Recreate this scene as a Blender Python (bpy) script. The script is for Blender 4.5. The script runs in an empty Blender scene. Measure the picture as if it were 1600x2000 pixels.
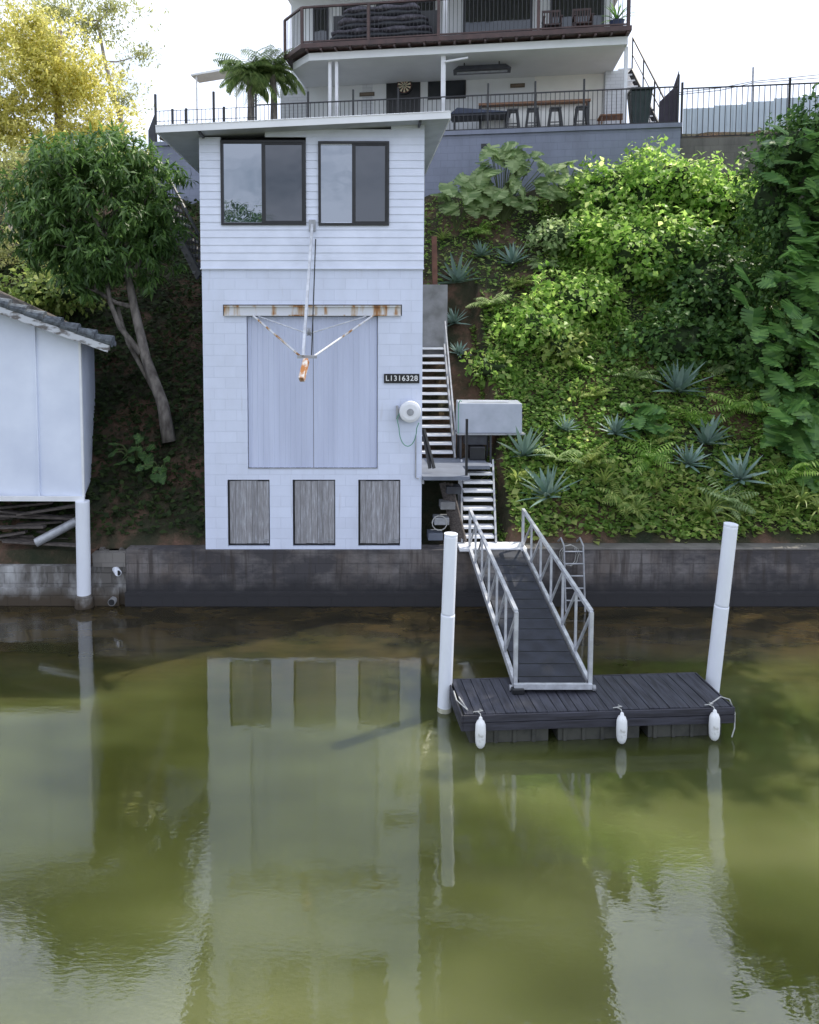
import bpy, math, random
import numpy as np
from mathutils import Vector, Matrix
R=math.radians
rnd=random.Random(7)
sc=bpy.context.scene
col=sc.collection
sc.view_settings.view_transform='Standard'
sc.view_settings.look='None'
sc.view_settings.exposure=0
# ------------------------------------------------------------ camera model
F=1500.0; PX=700.0; PY=735.0; PITCH=R(4); CAMY=-14.0; CAMZ=5.24
cp,sp=math.cos(PITCH),math.sin(PITCH)
def ray(px,py):
    u=(px-PX)/F; v=(PY-py)/F
    return Vector((u, cp+v*sp, -sp+v*cp))
def at(px,py,Y):
    d=ray(px,py); t=(Y-CAMY)/d.y
    return Vector((d.x*t, Y, CAMZ+d.z*t))
def atz(px,py,z):
    d=ray(px,py); t=(z-CAMZ)/d.z
    return Vector((d.x*t, CAMY+d.y*t, z))
cam=bpy.data.cameras.new('camera'); co=bpy.data.objects.new('camera',cam); col.objects.link(co)
co.location=(0,CAMY,CAMZ); co.rotation_euler=(R(86),0,0)
cam.sensor_fit='AUTO'; cam.sensor_width=36; cam.lens=27; cam.shift_x=0.05; cam.shift_y=-0.1325
cam.clip_end=800; cam.clip_start=.1
sc.camera=co
# ------------------------------------------------------------ materials
def newmat(name):
    m=bpy.data.materials.new(name); m.use_nodes=True
    nt=m.node_tree; b=nt.nodes['Principled BSDF']
    return m,nt,b
def N(nt,t,**kw):
    n=nt.nodes.new(t)
    for k,v in kw.items(): setattr(n,k,v)
    return n
def setin(n,**kw):
    for k,v in kw.items(): n.inputs[k.replace('_',' ')].default_value=v
def c4(c): return (c[0],c[1],c[2],1)
def coords(nt,scale=(1,1,1)):
    tc=N(nt,'ShaderNodeTexCoord'); mp=N(nt,'ShaderNodeMapping')
    mp.inputs['Scale'].default_value=scale
    nt.links.new(tc.outputs['Object'],mp.inputs['Vector']); return mp.outputs[0]
def noise(nt,vec,scale,detail=4,rough=.55):
    n=N(nt,'ShaderNodeTexNoise'); setin(n,Scale=scale,Detail=min(detail,5),Roughness=rough)
    nt.links.new(vec,n.inputs['Vector']); return n.outputs['Fac']
def ramp(nt,fac,stops):
    r=N(nt,'ShaderNodeValToRGB'); nt.links.new(fac,r.inputs[0])
    e=r.color_ramp.elements
    while len(e)<len(stops): e.new(.5)
    for i,(p,c) in enumerate(stops):
        e[i].position=p; e[i].color=c4(c) if len(c)==3 else c
    return r.outputs[0]
def mixc(nt,fac,a,b,mode='MIX'):
    n=N(nt,'ShaderNodeMix',data_type='RGBA',blend_type=mode)
    for i,x in ((0,fac),(6,a),(7,b)):
        if hasattr(x,'links'): nt.links.new(x,n.inputs[i])
        elif i==0: n.inputs[0].default_value=x
        else: n.inputs[i].default_value=c4(x)
    return n.outputs[2]
def bump(nt,b,h,strength=.3,dist=.01):
    n=N(nt,'ShaderNodeBump'); setin(n,Strength=strength,Distance=dist)
    nt.links.new(h,n.inputs['Height']); nt.links.new(n.outputs[0],b.inputs['Normal'])
def simple(name,c,c2=None,rough=.6,scale=4,metal=0,bs=60,bst=.2,stretch=(1,1,1),lo=.35,hi=.65):
    m,nt,b=newmat(name); v=coords(nt,stretch)
    c2=c2 or tuple(x*.75 for x in c)
    n=noise(nt,v,scale,5)
    nt.links.new(ramp(nt,n,[(lo,c2),(hi,c)]),b.inputs['Base Color'])
    setin(b,Roughness=rough,Metallic=metal)
    if bst>=.2: bump(nt,b,noise(nt,v,bs,3),bst,.005)
    return m
def blocks(name,c,mortar,stain,stainamt=.5,bw=.4,bh=.2,depth=.004,ms=.006,lowdark=None,var=.06,rough=.7,patch=None,patchamt=.8,streak=None):
    m,nt,b=newmat(name); tc=N(nt,'ShaderNodeTexCoord'); s=N(nt,'ShaderNodeSeparateXYZ'); nt.links.new(tc.outputs['Object'],s.inputs[0])
    ad=N(nt,'ShaderNodeMath',operation='ADD'); nt.links.new(s.outputs[0],ad.inputs[0]); nt.links.new(s.outputs[1],ad.inputs[1])
    cb=N(nt,'ShaderNodeCombineXYZ'); nt.links.new(ad.outputs[0],cb.inputs[0]); nt.links.new(s.outputs[2],cb.inputs[1])
    br=N(nt,'ShaderNodeTexBrick'); nt.links.new(cb.outputs[0],br.inputs['Vector'])
    setin(br,Scale=1.0); br.inputs['Mortar Size'].default_value=ms; br.inputs['Mortar Smooth'].default_value=.6
    br.inputs['Brick Width'].default_value=bw; br.inputs['Row Height'].default_value=bh
    br.inputs['Color1'].default_value=c4(c); br.inputs['Color2'].default_value=c4(tuple(x*(1-var) for x in c)); br.inputs['Mortar'].default_value=c4(mortar)
    v=tc.outputs['Object']
    mp=N(nt,'ShaderNodeMapping'); mp.inputs['Scale'].default_value=(1.3,1.3,.45); nt.links.new(v,mp.inputs[0])
    n1=noise(nt,mp.outputs[0],1.6,5,.65)
    f=ramp(nt,n1,[(.42,(0,0,0)),(.72,(stainamt,)*3)])
    cc=mixc(nt,f,br.outputs['Color'],stain)
    if patch:
        mp2=N(nt,'ShaderNodeMapping'); mp2.inputs['Scale'].default_value=(.55,.55,1.1); mp2.inputs['Location'].default_value=(7,3,1); nt.links.new(v,mp2.inputs[0])
        f2=ramp(nt,noise(nt,mp2.outputs[0],1.3,5,.68),[(.43,(0,0,0)),(.58,(patchamt,)*3)])
        cc=mixc(nt,f2,cc,patch)
    if streak:
        mp3=N(nt,'ShaderNodeMapping'); mp3.inputs['Scale'].default_value=(3.0,3.0,.3); nt.links.new(v,mp3.inputs[0])
        f3=ramp(nt,noise(nt,mp3.outputs[0],2.2,5,.6),[(streak[1],(0,0,0)),(streak[1]+.12,(streak[2],)*3)])
        cc=mixc(nt,f3,cc,streak[0])
    if lowdark:
        z0,z1,dc=lowdark
        mr=N(nt,'ShaderNodeMapRange'); setin(mr,From_Min=z0,From_Max=z1,To_Min=1.0,To_Max=0.0)
        na=N(nt,'ShaderNodeMath',operation='MULTIPLY_ADD'); nt.links.new(noise(nt,v,3,5),na.inputs[0]); na.inputs[1].default_value=.5; nt.links.new(s.outputs[2],na.inputs[2])
        nt.links.new(na.outputs[0],mr.inputs['Value'])
        cc=mixc(nt,mr.outputs[0],cc,dc)
    nt.links.new(cc,b.inputs['Base Color']); setin(b,Roughness=rough)
    inv=N(nt,'ShaderNodeMath',operation='MULTIPLY_ADD'); nt.links.new(br.outputs['Fac'],inv.inputs[0]); inv.inputs[1].default_value=-1; 
    nz=N(nt,'ShaderNodeMath',operation='MULTIPLY'); nt.links.new(noise(nt,v,45,3),nz.inputs[0]); nz.inputs[1].default_value=.35
    nt.links.new(nz.outputs[0],inv.inputs[2])
    bump(nt,b,inv.outputs[0],.8,depth)
    return m
def leafmat(name,dark,light,trans=.35,rough=.5,extra=None,val=2.1):
    m,nt,b=newmat(name); g=N(nt,'ShaderNodeNewGeometry')
    stops=[(0,dark),(.6,tuple((a+c)/2 for a,c in zip(dark,light))),(1,light)]
    if extra: stops=[(0,dark),(.5,tuple((a+c)/2 for a,c in zip(dark,light))),(.82,light),(.92,extra)]
    r=ramp(nt,g.outputs['Random Per Island'],stops)
    v=coords(nt); n=noise(nt,v,.9,2)
    cc=mixc(nt,ramp(nt,n,[(.38,(0,0,0)),(.68,(.45,)*3)]),r,tuple(x*.7 for x in dark))
    nt.links.new(cc,b.inputs['Base Color']); setin(b,Roughness=rough); b.inputs['Specular IOR Level'].default_value=.32
    t=N(nt,'ShaderNodeBsdfTranslucent'); 
    hs=N(nt,'ShaderNodeHueSaturation'); setin(hs,Value=val,Saturation=1.0); nt.links.new(cc,hs.inputs['Color']); nt.links.new(hs.outputs[0],t.inputs[0])
    mx=N(nt,'ShaderNodeMixShader'); mx.inputs[0].default_value=trans
    nt.links.new(b.outputs[0],mx.inputs[1]); nt.links.new(t.outputs[0],mx.inputs[2])
    nt.links.new(mx.outputs[0],nt.nodes['Material Output'].inputs[0])
    return m
M={}
M['block_white']=blocks('painted_block_white',(.70,.75,.90),(.61,.655,.80),(.52,.55,.64),.35,depth=.003,ms=.005,streak=((.40,.38,.38),.63,.4))
M['board_white']=simple('painted_board_white',(.75,.79,.92),(.66,.70,.82),.5,2.2,bst=.1)
M['white']=simple('white_paint',(.80,.81,.84),(.70,.71,.74),.45,3,bst=.08)
M['roof_white']=simple('roof_sheet_white',(.82,.83,.85),(.74,.75,.78),.4,1.5,bst=.05)
M['soffit']=simple('grey_soffit',(.42,.45,.50),(.35,.37,.42),.7,3)
M['door_sheet']=simple('door_sheet_blue_grey',(.63,.675,.83),(.55,.59,.74),.42,1.2,stretch=(3,3,.3),bst=.05)
M['black']=simple('black_metal',(.018,.019,.022),(.012,.012,.014),.4,5,bst=0)
M['dark_grey']=simple('dark_grey_plastic',(.05,.055,.065),(.03,.03,.04),.5,5,bst=0)
M['brown_paint']=simple('brown_painted_steel',(.085,.045,.04),(.05,.028,.026),.5,4,bst=0)
M['grey_paint']=simple('grey_painted_metal',(.16,.18,.225),(.12,.135,.17),.55,3)
M['alu']=simple('weathered_aluminium',(.62,.64,.68),(.44,.45,.48),.42,8,metal=.3,bst=0)
M['galv']=simple('galvanised_steel',(.42,.43,.46),(.3,.31,.33),.5,9,metal=.4,bst=0)
M['pile']=simple('white_pile_sleeve',(.80,.83,.90),(.73,.76,.83),.4,2,stretch=(1,1,.4),bst=.04)
M['grey_wall']=blocks('grey_painted_block',(.21,.23,.30),(.165,.185,.24),(.14,.15,.19),.6)
M['bare_block']=blocks('bare_block',(.20,.185,.17),(.12,.11,.10),(.07,.065,.06),.9,var=.3)
M['seawall']=blocks('seawall_block',(.185,.17,.168),(.125,.118,.118),(.10,.075,.058),.85,bw=.39,bh=.195,ms=.006,depth=.009,lowdark=(.52,.86,(.028,.027,.030)),var=.16,rough=.85,patch=(.040,.038,.044),patchamt=.85,streak=((.045,.036,.032),.52,.75))
M['seawall_left']=blocks('peeling_rendered_wall',(.13,.12,.11),(.08,.075,.07),(.50,.50,.50),1.0,ms=.008,depth=.02,lowdark=(.35,.6,(.06,.045,.03)),var=.3,rough=.85)
M['house_white']=blocks('house_painted_brick',(.70,.72,.76),(.5,.52,.56),(.62,.63,.66),.3,bw=.3,bh=.1,ms=.008)
M['house_render']=simple('house_render_white',(.80,.82,.84),(.75,.77,.79),.7,1.5,bst=0)
M['concrete']=simple('concrete',(.30,.30,.31),(.18,.18,.18),.85,3,bst=.4)
M['tile']=simple('roof_tile_grey',(.13,.15,.17),(.05,.055,.065),.8,14,bst=.6)
M['barge']=simple('peeling_barge_paint',(.50,.52,.56),(.13,.12,.115),.7,7,lo=.42,hi=.52,stretch=(.6,1,1.5))
M['deck_dark']=simple('dark_deck_boards',(.060,.062,.082),(.024,.024,.032),.6,5,stretch=(5,.5,1),bst=.5)
M['fascia_dark']=simple('dark_dock_fascia',(.050,.050,.068),(.022,.021,.028),.65,5,stretch=(.5,1,6),bst=.5)
M['gang_deck']=simple('gangway_tread_mat',(.030,.034,.048),(.016,.018,.026),.65,5,bst=.4)
M['float']=simple('black_float_plastic',(.018,.019,.023),(.07,.07,.06),.45,5,lo=.47,hi=.8)
M['rope']=simple('white_rope',(.5,.5,.48),(.35,.35,.33),.9,30,bst=0)
M['fender']=simple('fender_vinyl_white',(.78,.79,.80),(.45,.45,.42),.4,9,lo=.30,hi=.44)
M['timber']=simple('bar_timber',(.30,.15,.07),(.18,.08,.04),.5,6,stretch=(.5,4,4),bst=0)
M['junk_wood']=simple('old_grey_timber',(.13,.11,.10),(.05,.042,.038),.85,7,stretch=(1,6,6))
M['hose']=simple('green_hose',(.10,.32,.22),(.08,.25,.18),.4,5,bst=0)
M['bark']=simple('grey_brown_bark',(.27,.24,.21),(.10,.085,.075),.9,9,stretch=(1,1,.4),bst=.9,bs=25)
M['bark_pale']=simple('pale_bark',(.38,.33,.27),(.20,.17,.14),.9,5,stretch=(1,1,.4),bst=.5)
M['core']=simple('painted_foliage_shade',(.030,.055,.014),(.014,.026,.009),.95,5,bst=0)  # painted dark as the shade in gaps between leaves
M['panel_light']=simple('pale_fibro',(.76,.81,.93),(.64,.69,.82),.6,.9)
M['shade_blue']=simple('blue_grey_cover',(.09,.11,.16),(.06,.07,.11),.8,4,bst=0)
M['sign_black']=simple('sign_black',(.015,.015,.017),(.01,.01,.012),.4,4,bst=0)
M['letter']=simple('letter_white',(.8,.8,.8),(.7,.7,.7),.5,4,bst=0)
M['bright_wall']=simple('cream_servery_wall',(.88,.87,.83),(.82,.81,.77),.6,2,bst=0)
M['corr_fence']=simple('pale_blue_sheet',(.58,.66,.72),(.50,.58,.64),.5,1.5,bst=0)
M['steel_soft']=simple('stainless_cabinet',(.42,.45,.52),(.34,.37,.43),.45,3,metal=.1)
M['cushion']=simple('grey_cushion',(.16,.15,.18),(.06,.055,.07),.9,6)
M['rust_end']=simple('rusted_boom_end',(.62,.60,.58),(.42,.17,.05),.8,9,lo=.46,hi=.60)
m,nt,b=newmat('rust_streaked_white'); v=coords(nt,(1,1,.15)); n=noise(nt,v,5,5); n2=noise(nt,coords(nt),25,5)
cc=ramp(nt,n,[(.50,(.62,.63,.66)),(.56,(.50,.42,.33)),(.61,(.36,.17,.06)),(.72,(.12,.06,.035))]); nt.links.new(cc,b.inputs['Base Color']); setin(b,Roughness=.75); bump(nt,b,n2,.4,.004); M['rusty']=m
m,nt,b=newmat('weathered_grey_planks'); v=coords(nt,(9,9,.9)); n=noise(nt,v,4,5,.7)
g=N(nt,'ShaderNodeNewGeometry'); cc=ramp(nt,n,[(.30,(.20,.195,.20)),(.5,(.29,.285,.30)),(.62,(.37,.375,.41)),(.70,(.50,.52,.58))])
hs=N(nt,'ShaderNodeHueSaturation'); mr=N(nt,'ShaderNodeMapRange'); setin(mr,To_Min=.82,To_Max=1.1); nt.links.new(g.outputs['Random Per Island'],mr.inputs[0]); nt.links.new(mr.outputs[0],hs.inputs['Value']); nt.links.new(cc,hs.inputs['Color'])
nt.links.new(hs.outputs[0],b.inputs['Base Color']); setin(b,Roughness=.85); bump(nt,b,n,.6,.005); M['plank']=m
def glass(name,c,rough,mirror):
    m,nt,b=newmat(name); setin(b,Roughness=rough); b.inputs['Base Color'].default_value=c4(c)
    gl=N(nt,'ShaderNodeBsdfGlossy'); gl.inputs[0].default_value=(.80,.86,.95,1); gl.inputs['Roughness'].default_value=rough
    mx=N(nt,'ShaderNodeMixShader'); mx.inputs[0].default_value=mirror
    v=coords(nt); bp=N(nt,'ShaderNodeBump'); setin(bp,Strength=.12,Distance=.05); nt.links.new(noise(nt,v,1.5,2),bp.inputs['Height']); nt.links.new(bp.outputs[0],gl.inputs['Normal'])
    nt.links.new(b.outputs[0],mx.inputs[1]); nt.links.new(gl.outputs[0],mx.inputs[2]); nt.links.new(mx.outputs[0],nt.nodes['Material Output'].inputs[0]); return m
M['glass_light']=glass('window_glass',(.02,.03,.04),.01,.24)
M['glass_dark']=glass('screened_window_glass',(.008,.010,.016),.03,.06)
M['glass_house']=glass('house_glass',(.015,.017,.02),.03,.04)
# water
m,nt,b=newmat('green_canal_water'); v=coords(nt)
n=noise(nt,coords(nt,(.16,.3,1)),1.3,3,.5)
base=ramp(nt,n,[(.33,(.035,.042,.010)),(.5,(.075,.086,.026)),(.68,(.145,.155,.065))])
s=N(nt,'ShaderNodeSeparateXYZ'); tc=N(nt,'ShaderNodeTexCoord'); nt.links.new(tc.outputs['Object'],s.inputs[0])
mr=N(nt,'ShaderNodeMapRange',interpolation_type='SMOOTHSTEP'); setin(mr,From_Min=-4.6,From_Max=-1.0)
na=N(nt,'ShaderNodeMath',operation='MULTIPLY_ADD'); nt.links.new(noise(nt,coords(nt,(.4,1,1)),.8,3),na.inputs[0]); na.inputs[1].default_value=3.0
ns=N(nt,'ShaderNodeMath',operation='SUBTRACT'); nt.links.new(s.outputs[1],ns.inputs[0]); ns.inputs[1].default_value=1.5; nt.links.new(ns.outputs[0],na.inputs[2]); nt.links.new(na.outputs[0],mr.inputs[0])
shal_shade=ramp(nt,noise(nt,coords(nt,(.5,1.2,1)),1.5,5,.6),[(.4,(.020,.017,.008)),(.6,(.060,.043,.016))])  # brown shallows, widened and darkened to paint shade near the wall
cc=mixc(nt,mr.outputs[0],base,shal_shade)
nt.links.new(cc,b.inputs['Base Color']); setin(b,Roughness=.015,IOR=1.95)
b.inputs['Subsurface Weight'].default_value=1; b.inputs['Subsurface Radius'].default_value=(1,1,.6); b.inputs['Subsurface Scale'].default_value=.9
w1=noise(nt,coords(nt,(1,1.8,1)),2.6,3,.5); w2=noise(nt,coords(nt,(1,2,1)),14,2,.5)
patch=ramp(nt,noise(nt,coords(nt,(.5,.9,1)),.8,2),[(.40,(.12,.12,.12)),(.60,(1,1,1))])
mu=N(nt,'ShaderNodeMath',operation='MULTIPLY'); nt.links.new(w2,mu.inputs[0]); nt.links.new(patch,mu.inputs[1])
m4=N(nt,'ShaderNodeMath',operation='MULTIPLY'); nt.links.new(mu.outputs[0],m4.inputs[0]); m4.inputs[1].default_value=.38
m3=N(nt,'ShaderNodeMath',operation='MULTIPLY_ADD'); nt.links.new(w1,m3.inputs[0]); m3.inputs[1].default_value=.75; nt.links.new(m4.outputs[0],m3.inputs[2])
bump(nt,b,m3.outputs[0],.24,.010); M['water']=m
m,nt,b=newmat('hillside_soil'); v=coords(nt)
n=noise(nt,v,1.1,5,.65); cc=ramp(nt,n,[(.35,(.018,.026,.010)),(.5,(.045,.040,.020)),(.64,(.15,.085,.058)),(.75,(.06,.07,.022))])
nt.links.new(cc,b.inputs['Base Color']); setin(b,Roughness=.95); bump(nt,b,noise(nt,v,12,5,.7),1,.06); M['soil']=m
M['lf_mango']=leafmat('mango_leaf',(.040,.090,.022),(.15,.26,.06),.28,.42)
M['lf_yellow']=leafmat('sunlit_yellow_leaf',(.30,.30,.07),(.62,.57,.19),.5,.5,(.68,.62,.32))
M['lf_olive']=leafmat('olive_leaf',(.22,.24,.09),(.42,.42,.18),.45,.5)
M['lf_vine']=leafmat('vine_leaf',(.10,.21,.035),(.40,.55,.14),.45,.45,(.62,.68,.28),2.4)
M['lf_ground']=leafmat('ground_cover_leaf',(.080,.165,.030),(.28,.42,.09),.42,.5,(.46,.50,.18),2.3)
M['lf_dark']=leafmat('deep_green_leaf',(.035,.090,.024),(.14,.25,.06),.3,.5)
M['lf_monstera']=leafmat('monstera_leaf',(.055,.14,.035),(.20,.36,.09),.32,.4)
M['lf_agave']=leafmat('agave_leaf',(.13,.22,.18),(.29,.38,.33),.08,.5)
M['lf_strap']=leafmat('strap_leaf',(.12,.20,.04),(.40,.44,.14),.35,.45)
M['lf_palm']=leafmat('palm_leaf',(.08,.14,.04),(.34,.42,.16),.4,.45)
M['lf_white']=leafmat('silvery_leaf',(.14,.22,.08),(.44,.52,.27),.4,.45)
M['lf_litter']=leafmat('shade_toned_litter_leaf',(.018,.034,.010),(.055,.085,.022),.25,.8)  # leaf colour darkened to hold the shade of the left slope
M['stem']=simple('green_stem',(.10,.14,.04),(.07,.09,.03),.6,5,bst=0)
# ------------------------------------------------------------ geometry helpers
W={}
def empty(name,loc,rz=0):
    o=bpy.data.objects.new(name,None); col.objects.link(o); o.location=loc; o.rotation_euler=(0,0,rz); o.empty_display_size=.2
    W[o.name]=Matrix.Translation(Vector(loc))@Matrix.Rotation(rz,4,'Z'); return o
def tag(o,label=None,cat=None,group=None,kind=None):
    if label: o['label']=label
    if cat: o['category']=cat
    if group: o['group']=group
    if kind: o['kind']=kind
    return o
def thing(name,label,cat,loc,rz=0,group=None):
    return tag(empty(name,loc,rz),label,cat,group)
def link(name,me,mat,parent=None):
    o=bpy.data.objects.new(name,me); col.objects.link(o); me.materials.append(mat)
    if parent: o.parent=parent; W[o.name]=W[parent.name]
    else: W[o.name]=Matrix.Identity(4)
    return o
class MB:
    def __init__(s): s.v=[]; s.f=[]
    def add(s,vs,fs):
        k=len(s.v); s.v+= [Vector(x) for x in vs]; s.f+=[tuple(i+k for i in f) for f in fs]; return s
    def box(s,x0,x1,y0,y1,z0,z1):
        return s.add([(x0,y0,z0),(x1,y0,z0),(x1,y1,z0),(x0,y1,z0),(x0,y0,z1),(x1,y0,z1),(x1,y1,z1),(x0,y1,z1)],
            [(0,3,2,1),(4,5,6,7),(0,1,5,4),(1,2,6,5),(2,3,7,6),(3,0,4,7)])
    def beam(s,a,b,w,h,up=(0,0,1)):
        a=Vector(a); b=Vector(b); d=(b-a).normalized(); up=Vector(up)
        if abs(d.dot(up))>.98: up=Vector((0,1,0))
        r=d.cross(up).normalized()*w/2; u=r.cross(d).normalized()*h/2
        vs=[p+q for p in (a,b) for q in (-r-u,r-u,r+u,-r+u)]
        return s.add(vs,[(0,3,2,1),(4,5,6,7),(0,1,5,4),(1,2,6,5),(2,3,7,6),(3,0,4,7)])
    def tube(s,pts,rad,n=8,cap=True):
        pts=[Vector(p) for p in pts]; 
        if not isinstance(rad,(list,tuple)): rad=[rad]*len(pts)
        vs=[]; prev=None
        for i,p in enumerate(pts):
            d=(pts[min(i+1,len(pts)-1)]-pts[max(i-1,0)]).normalized()
            if prev is None:
                a=Vector((0,0,1)) if abs(d.z)<.9 else Vector((1,0,0)); r=d.cross(a).normalized()
            else: r=(prev-d*prev.dot(d)).normalized()
            prev=r; u=d.cross(r)
            for k in range(n):
                t=2*math.pi*k/n; vs.append(p+(r*math.cos(t)+u*math.sin(t))*rad[i])
        fs=[]
        for i in range(len(pts)-1):
            for k in range(n):
                a=i*n+k; b_=i*n+(k+1)%n; fs.append((a,b_,b_+n,a+n))
        if cap: fs.append(tuple(range(n-1,-1,-1))); fs.append(tuple(range((len(pts)-1)*n,len(pts)*n)))
        return s.add(vs,fs)
    def prism(s,poly,z0,z1):
        n=len(poly); vs=[(p[0],p[1],z0) for p in poly]+[(p[0],p[1],z1) for p in poly]
        fs=[tuple(range(n-1,-1,-1)),tuple(range(n,2*n))]+[(i,(i+1)%n,(i+1)%n+n,i+n) for i in range(n)]
        return s.add(vs,fs)
    def lathe(s,prof,c=(0,0,0),ax='z',n=16):
        c=Vector(c); vs=[]
        for r,h in prof:
            for k in range(n):
                t=2*math.pi*k/n; x,y=r*math.cos(t),r*math.sin(t)
                vs.append(c+(Vector((x,y,h)) if ax=='z' else Vector((x,h,y)) if ax=='y' else Vector((h,x,y))))
        fs=[(i*n+k,i*n+(k+1)%n,(i+1)*n+(k+1)%n,(i+1)*n+k) for i in range(len(prof)-1) for k in range(n)]
        fs.append(tuple(range(n-1,-1,-1))); m=(len(prof)-1)*n; fs.append(tuple(range(m,m+n)))
        return s.add(vs,fs)
    def build(s,name,mat,parent=None,local=False,smooth=False,bev=0):
        me=bpy.data.meshes.new(name); vs=s.v
        if parent and not local:
            inv=W[parent.name].inverted(); vs=[inv@v for v in vs]
        me.from_pydata([tuple(v) for v in vs],[],s.f); me.update()
        import bmesh
        bm=bmesh.new(); bm.from_mesh(me); bmesh.ops.recalc_face_normals(bm,faces=bm.faces); bm.to_mesh(me); bm.free()
        if smooth:
            for p in me.polygons: p.use_smooth=len(p.vertices)<=4
        o=link(name,me,mat,parent)
        if bev:
            md=o.modifiers.new('bevel','BEVEL'); md.width=bev; md.segments=2; md.limit_method='ANGLE'
        return o
def B(*a): return MB().box(*a)
def holes_wall(mb,x0,x1,z0,z1,y,th,holes):
    xs=sorted(set([x0,x1]+[h[0] for h in holes]+[h[1] for h in holes])); zs=sorted(set([z0,z1]+[h[2] for h in holes]+[h[3] for h in holes]))
    xs=[x for x in xs if x0<=x<=x1]; zs=[z for z in zs if z0<=z<=z1]
    def ish(cx,cz): return any(h[0]<cx<h[1] and h[2]<cz<h[3] for h in holes)
    for i in range(len(xs)-1):
        for j in range(len(zs)-1):
            a,b_,c,d=xs[i],xs[i+1],zs[j],zs[j+1]
            if ish((a+b_)/2,(c+d)/2): continue
            mb.add([(a,y,c),(b_,y,c),(b_,y,d),(a,y,d)],[(0,1,2,3)])
    for h in holes:
        a,b_,c,d=h; c=max(c,z0); 
        mb.add([(a,y,c),(b_,y,c),(b_,y,d),(a,y,d),(a,y+th,c),(b_,y+th,c),(b_,y+th,d),(a,y+th,d)],[(0,4,5,1),(1,5,6,2),(2,6,7,3),(3,7,4,0)])
def fastmesh(name,V,Fq,mat,parent=None,k=4):
    me=bpy.data.meshes.new(name); V=np.asarray(V,dtype=np.float32); Fq=np.asarray(Fq,dtype=np.int32)
    if parent is not None:
        l=np.array(W[parent.name].inverted(),dtype=np.float32); V=V@l[:3,:3].T+l[:3,3]
        V=np.ascontiguousarray(V)
    me.vertices.add(len(V)); me.vertices.foreach_set('co',V.ravel())
    me.loops.add(len(Fq)*k); me.loops.foreach_set('vertex_index',Fq.ravel())
    me.polygons.add(len(Fq)); me.polygons.foreach_set('loop_start',np.arange(0,len(Fq)*k,k,dtype=np.int32))
    try: me.polygons.foreach_set('loop_total',np.full(len(Fq),k,dtype=np.int32))
    except Exception: pass
    me.update(calc_edges=True); me.validate()
    return link(name,me,mat,parent)
def nrm(a): return a/np.maximum(np.linalg.norm(a,axis=1,keepdims=True),1e-6)
def leaf_arrays(P,D,Nn,L,Wd,fold=.12,droop=.15):
    n=len(P); D=nrm(D); S=nrm(np.cross(D,Nn)); Nn=nrm(np.cross(S,D)); L=L[:,None]; Wd=Wd[:,None]
    base=P; left=P+D*L*.42+S*Wd*.5+Nn*Wd*fold; right=P+D*L*.42-S*Wd*.5+Nn*Wd*fold
    mid=P+D*L*.5; tip=P+D*L-Nn*L*droop
    V=np.stack([base,left,right,mid,tip],1).reshape(-1,3)
    i=np.arange(n)[:,None]*5
    Fq=np.concatenate([i+np.array([[0,2,4,3]]),i+np.array([[0,3,4,1]])],1).reshape(-1,4)
    return V,Fq
def join(parts):
    Vs=[];Fs=[];k=0
    for V,Fq in parts: Vs.append(V); Fs.append(Fq+k); k+=len(V)
    return np.concatenate(Vs),np.concatenate(Fs)
def rvec(rg,n): return nrm(rg.normal(size=(n,3)))
def lobed_dirs(rg,n,c,r,shell,lobes=.22):
    d=rvec(rg,n); ph=rg.uniform(0,6.28,6)
    mod=1+lobes*(np.sin(d[:,0]*5+ph[0])*np.cos(d[:,2]*4+ph[1])+.6*np.sin(d[:,1]*7+ph[2]+d[:,2]*5))
    rr=(shell+(1-shell)*rg.uniform(0,1,n)**.6)*mod
    P=np.array(c)+d*rr[:,None]*np.array(r); return P,d
def whorls(rg,C,A,k,L,Wd,spread=1.0,droop=.35,jit=.2,vary=(.6,1.15)):
    n=len(C); Cc=np.repeat(C,k,0); Aa=np.repeat(A,k,0); m=n*k
    rad=rvec(rg,m); D=Aa*.5+rad*spread+np.array([0,0,-droop]); 
    P=Cc+rg.normal(size=(m,3))*L*jit
    Nn=Aa*.6+np.array([0,0,.8])+rg.normal(size=(m,3))*.35
    Ls=L*rg.uniform(*vary,m); return leaf_arrays(P,D,Nn,Ls,Ls*(Wd/L))
def lump(mb,c,r,seed,nu=14,nv=10,amp=.15):
    rg=random.Random(seed); ph=[rg.uniform(0,6.3) for _ in range(4)]; vs=[];c=Vector(c)
    for j in range(nv+1):
        th=math.pi*j/nv
        for i in range(nu):
            a=2*math.pi*i/nu; x,y,z=math.sin(th)*math.cos(a),math.sin(th)*math.sin(a),math.cos(th)
            k=1+amp*(math.sin(5*x+ph[0])+math.sin(6*y+ph[1]+3*z)+math.sin(7*z+ph[2])*.6)
            vs.append(c+Vector((x*r[0]*k,y*r[1]*k,z*r[2]*k)))
    fs=[(j*nu+i,j*nu+(i+1)%nu,(j+1)*nu+(i+1)%nu,(j+1)*nu+i) for j in range(nv) for i in range(nu)]
    return mb.add(vs,fs)
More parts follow.
